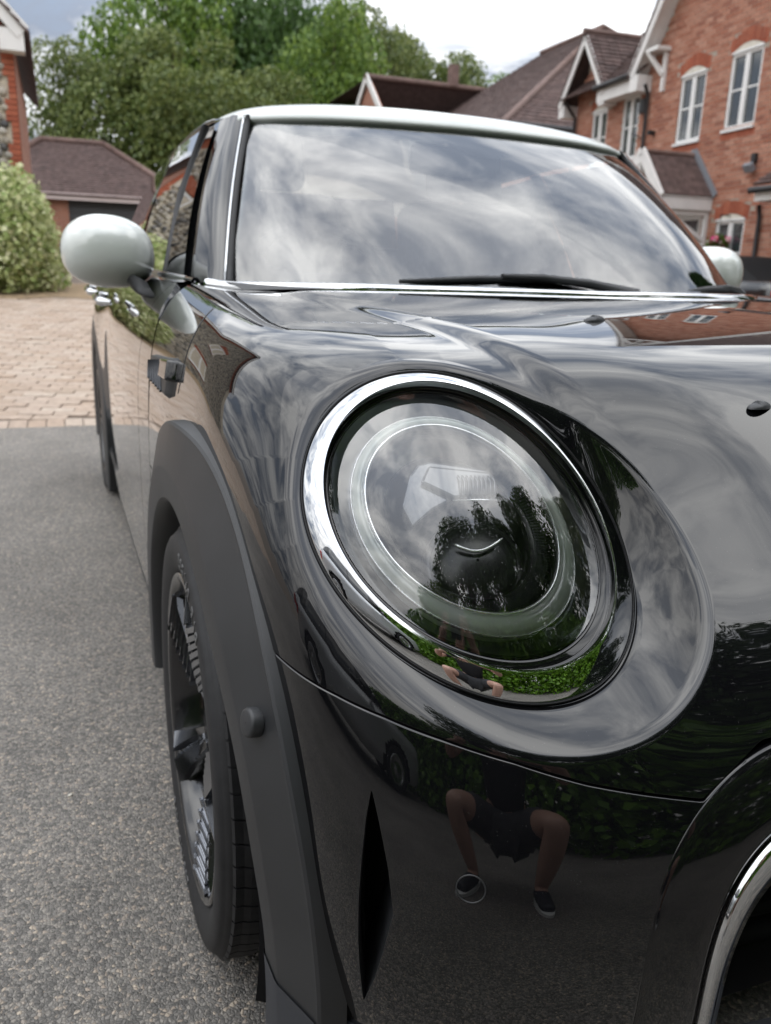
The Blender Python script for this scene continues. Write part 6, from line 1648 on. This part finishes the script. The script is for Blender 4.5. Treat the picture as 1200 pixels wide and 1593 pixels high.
simple_car('silver_car', 'silver car parked left of the photographer, seen reflected in the front wing', mat('silver_car_paint', (.55, .56, .57), rough=.25, metal=.4, coat=.8), (-5.0, -1.3, .035), R(6), 'hatch', M_GLOSS)
simple_car('black_convertible', 'black soft top convertible parked by the brick house behind the right mirror', mat('black_convertible_paint', (.012, .012, .013), rough=.1, coat=.9), (8.75, 9.6, .03), R(180)-A4, 'soft', mat('black_soft_top_fabric', (.0045, .0045, .005), rough=.7, spec=.15, bump=(300, .3)))

# ---- hanging basket in front of the ground floor window
hb = empty('hanging_basket', tuple(WALL_N.p(.60, 1.60, .22))); tag(hb, 'hanging basket of pink and white flowers at the ground floor window', 'flower basket')
me = leaf_cloud([(0, 0, .06), (-.12, 0, .02), (.12, 0, .0), (0, 0, -.06)], [.13, .10, .10, .12], 900, .07, seed=71); me.materials.append(LEAF_A); put('foliage', me, None, hb)
FL = leaf_mat('pink_petals', [(.70, .05, .22), (.75, .10, .30), (.80, .75, .70), (.65, .03, .12)], trans=.2)
me = leaf_cloud([(-.14, -.05, .10), (.16, -.04, .09), (.02, -.08, .02), (.10, -.05, -.05)], [.07, .07, .06, .05], 130, .055, flat=1.6, seed=72); me.materials.append(FL); put('flowers', me, None, hb)
MB().lathe([(.0005, -.20), (.10, -.17), (.15, -.10), (.17, -.02)], 20).build('bowl', M_DARK, hb, smooth=True)
for a in (0, 2.1, 4.2):
    mb = MB(); mb.tube([(.16*math.cos(a), .16*math.sin(a), -.02), (0, 0, .52)], .004, 5); mb.build('chain', M_PIPE, hb)
beam(hb, (0, 0, .52), (.22, 0, .52), .02, .02, M_PIPE, 'wall_bracket')

# ------------------------------------------------------------------ the photographer, crouching behind the phone
def person():
    yaw = CAM_YAW; f = np.array([math.sin(yaw), math.cos(yaw), 0]); r = np.array([math.cos(yaw), -math.sin(yaw), 0]); O = np.array([CAM_POS[0], CAM_POS[1], 0])-f*.66
    W = lambda p: O+r*p[0]+f*p[1]+np.array([0, 0, p[2]+(0 if (p[1] > .45 and p[2] > .8) else .035)])
    root = empty('person', tuple(O)); tag(root, 'person in black t-shirt and shorts crouching with a phone, seen in reflections', 'person')
    Wl = lambda p: tuple(np.array(W(p))-O)
    M_SKIN = mat('skin', (.55, .33, .25), rough=.5, noise=(12, .06)); M_SHIRT = mat('black_cotton', (.016, .016, .018), rough=.85, noise=(30, .2)); M_SHORT = mat('dark_grey_shorts', (.045, .046, .05), rough=.85, noise=(30, .2))
    M_SHOE = mat('dark_shoe', (.02, .022, .03), rough=.6); M_SOLE = mat('white_sole', (.6, .6, .58), rough=.6); M_HAIR = mat('brown_hair', (.05, .03, .018), rough=.6, bump=(90, .6, .004))
    def skin(name, joints, edges, radii, m, sub=2, rootv=0):
        me = bpy.data.meshes.new(name); me.from_pydata([Wl(j) for j in joints], edges, []); o = put(name, me, m, root)
        o.modifiers.new('skin', 'SKIN'); sv = me.skin_vertices[0].data if me.skin_vertices else None
        if sv is None:
            bm = bmesh.new(); bm.from_mesh(me); bm.verts.layers.skin.verify(); bm.to_mesh(me); bm.free(); sv = me.skin_vertices[0].data
        for i, rr in enumerate(radii): sv[i].radius = (rr, rr) if np.isscalar(rr) else rr
        for i in range(len(joints)): sv[i].use_root = (i == rootv)
        s = o.modifiers.new('sub', 'SUBSURF'); s.levels = sub; s.render_levels = sub
        for mod in o.modifiers:
            if mod.type == 'SKIN': mod.use_smooth_shade = True
        return o
    J, E, RD = [], [], []
    def jn(p, rad, par=None):
        J.append(p); RD.append(rad)
        if par is not None: E.append((par, len(J)-1))
        return len(J)-1
    pel = jn((0, -.06, .40), .135); ab = jn((0, -.01, .55), .125, pel); ch = jn((0, .05, .74), .135, ab); ne0 = jn((0, .09, .88), .075, ch); ne = jn((0, .12, .95), .052, ne0); hd0 = jn((0, .145, 1.03), .070, ne); hd1 = jn((0, .15, 1.11), .085, hd0); hd2 = jn((0, .14, 1.18), .060, hd1)
    for s in (-1, 1):
        sh = jn((s*.17, .05, .84), .062, ch); ua = jn((s*.27, .10, .75), .047, sh); el = jn((s*.345, .20, .66), .040, ua); fa = jn((s*.26, .34, .74), .038, el); wr = jn((s*.135, .50, .86), .027, fa); pm = jn((s*.098, .575, .915), .032, wr)
        hp = jn((s*.10, -.03, .36), .095, pel); th = jn((s*.20, .18, .44), .080, hp); kn = jn((s*.265, .36, .47), .060, th); cf = jn((s*.23, .24, .28), .056, kn); an = jn((s*.195, .14, .09), .037, cf); ft = jn((s*.205, .22, .045), .036, an); to = jn((s*.22, .33, .032), .028, ft)
    skin('body', J, E, RD, M_SKIN)
    # fingers: short separate chains rooted in the palm, curled round the phone edges
    for s in (-1, 1):
        for i in range(4):
            z = .955-.024*i; L_ = (.9, 1.0, .95, .78)[i]
            skin('finger', [(s*.098, .578, z-.012), (s*.094, .610, z), (s*.080, .640*1.0, z+.002), (s*(.080-.022*L_), .652, z+.002), (s*(.080-.036*L_), .646, z)], [(0, 1), (1, 2), (2, 3), (3, 4)], [.011, .0095, .0088, .008, .0065], M_SKIN, 1)
        skin('thumb', [(s*.098, .570, .905), (s*.088, .575, .940), (s*.076, .585, .968), (s*.060, .598, .985)], [(0, 1), (1, 2), (2, 3)], [.014, .012, .0105, .008], M_SKIN, 1)
    # clothing
    sj = [(0, -.05, .44), (0, -.01, .56), (0, .05, .74), (0, .088, .87)]; se = [(0, 1), (1, 2), (2, 3)]; sr = [.150, .140, .150, .078]
    for s in (-1, 1):
        a = len(sj); sj += [(s*.172, .05, .842), (s*.255, .092, .765), (s*.290, .130, .725)]; se += [(2, a), (a, a+1), (a+1, a+2)]; sr += [.076, .068, .068]
    skin('t_shirt', sj, se, sr, M_SHIRT)
    hj = [(0, -.06, .40)]; he = []; hr = [.155]
    for s in (-1, 1):
        a = len(hj); hj += [(s*.10, -.03, .365), (s*.185, .15, .43), (s*.225, .25, .455)]; he += [(0, a), (a, a+1), (a+1, a+2)]; hr += [.112, .098, .092]
    skin('shorts', hj, he, hr, M_SHORT)
    for s in (-1, 1):
        skin('shoe', [(s*.192, .10, .055), (s*.20, .18, .055), (s*.213, .28, .042), (s*.224, .36, .036)], [(0, 1), (1, 2), (2, 3)], [.044, .046, .042, .034], M_SHOE)
        mb = MB(); G = []
        for z in (.0, .022):
            G.append([Wl((s*(.192+.09*u*.33)+.046*math.sin(q)*(1 if True else 0), .225+.185*math.cos(q), z)) for q, u in ((q, .5+.5*math.cos(q)) for q in np.linspace(0, 2*math.pi, 24, endpoint=False))])
        mb.grid(np.array(G), closed_v=True); mb.f.append(tuple(range(24, 48))); mb.build('shoe_sole', M_SOLE, root, smooth=False)
    # face: nose, ears, eyes, mouth; cap of hair
    def ball(name, p, rad, m, sq=(1, 1, 1)):
        mb = MB(); G = []
        for a in np.linspace(-math.pi/2, math.pi/2, 9): G.append([Wl((p[0]+rad*sq[0]*math.cos(a)*math.cos(b), p[1]+rad*sq[1]*math.cos(a)*math.sin(b), p[2]+rad*sq[2]*math.sin(a))) for b in np.linspace(0, 2*math.pi, 14, endpoint=False)])
        mb.grid(np.array(G), closed_v=True); return mb.build(name, m, root, smooth=True)
    ball('nose', (0, .236, 1.085), .015, M_SKIN, (.9, 1.2, 1.6)); ball('mouth', (0, .222, 1.042), .018, mat('lips', (.42, .18, .15), rough=.5), (1.2, .4, .35))
    for s in (-1, 1):
        ball('eye', (s*.031, .221, 1.112), .011, mat('eye_white', (.7, .7, .7), rough=.2)); ball('ear', (s*.084, .14, 1.10), .024, M_SKIN, (.4, .7, 1.2))
    ball('hair', (0, .125, 1.145), .092, M_HAIR, (1.0, 1.05, .82))
    # chest print
    v, fc = text_mesh('LXC', .045, .0008)
    mb = MB()
    for x, y, z in v: mb.v.append(Wl((-.06+x, .205-.004*abs(x)*20+z, .765+y*.97)))
    mb.f = [tuple(q) for q in fc]; mb.build('shirt_print', mat('gold_print', (.70, .52, .12), rough=.5), root)
    # phone: a top-level thing held in the hands, just behind the lens
    ph = empty('phone'); ph.matrix_world = _cam_matrix() @ Matrix.Translation((0, -.035, .010)); tag(ph, 'dark phone held up in both hands, seen reflected in the headlight', 'phone')
    mb = MB(); mb.box((0, 0, 0), (.076, .160, .008)); o = mb.build('case', M_GLOSS, ph); bevel(o, .003, 2)
    mb = MB(); mb.box((0, 0, .0045), (.070, .152, .0006)); mb.build('screen', M_PANE, ph)
    mb = MB(); mb.box((0, .045, -.0048), (.070, .022, .002)); mb.build('camera_bar', M_DARK, ph)
person()
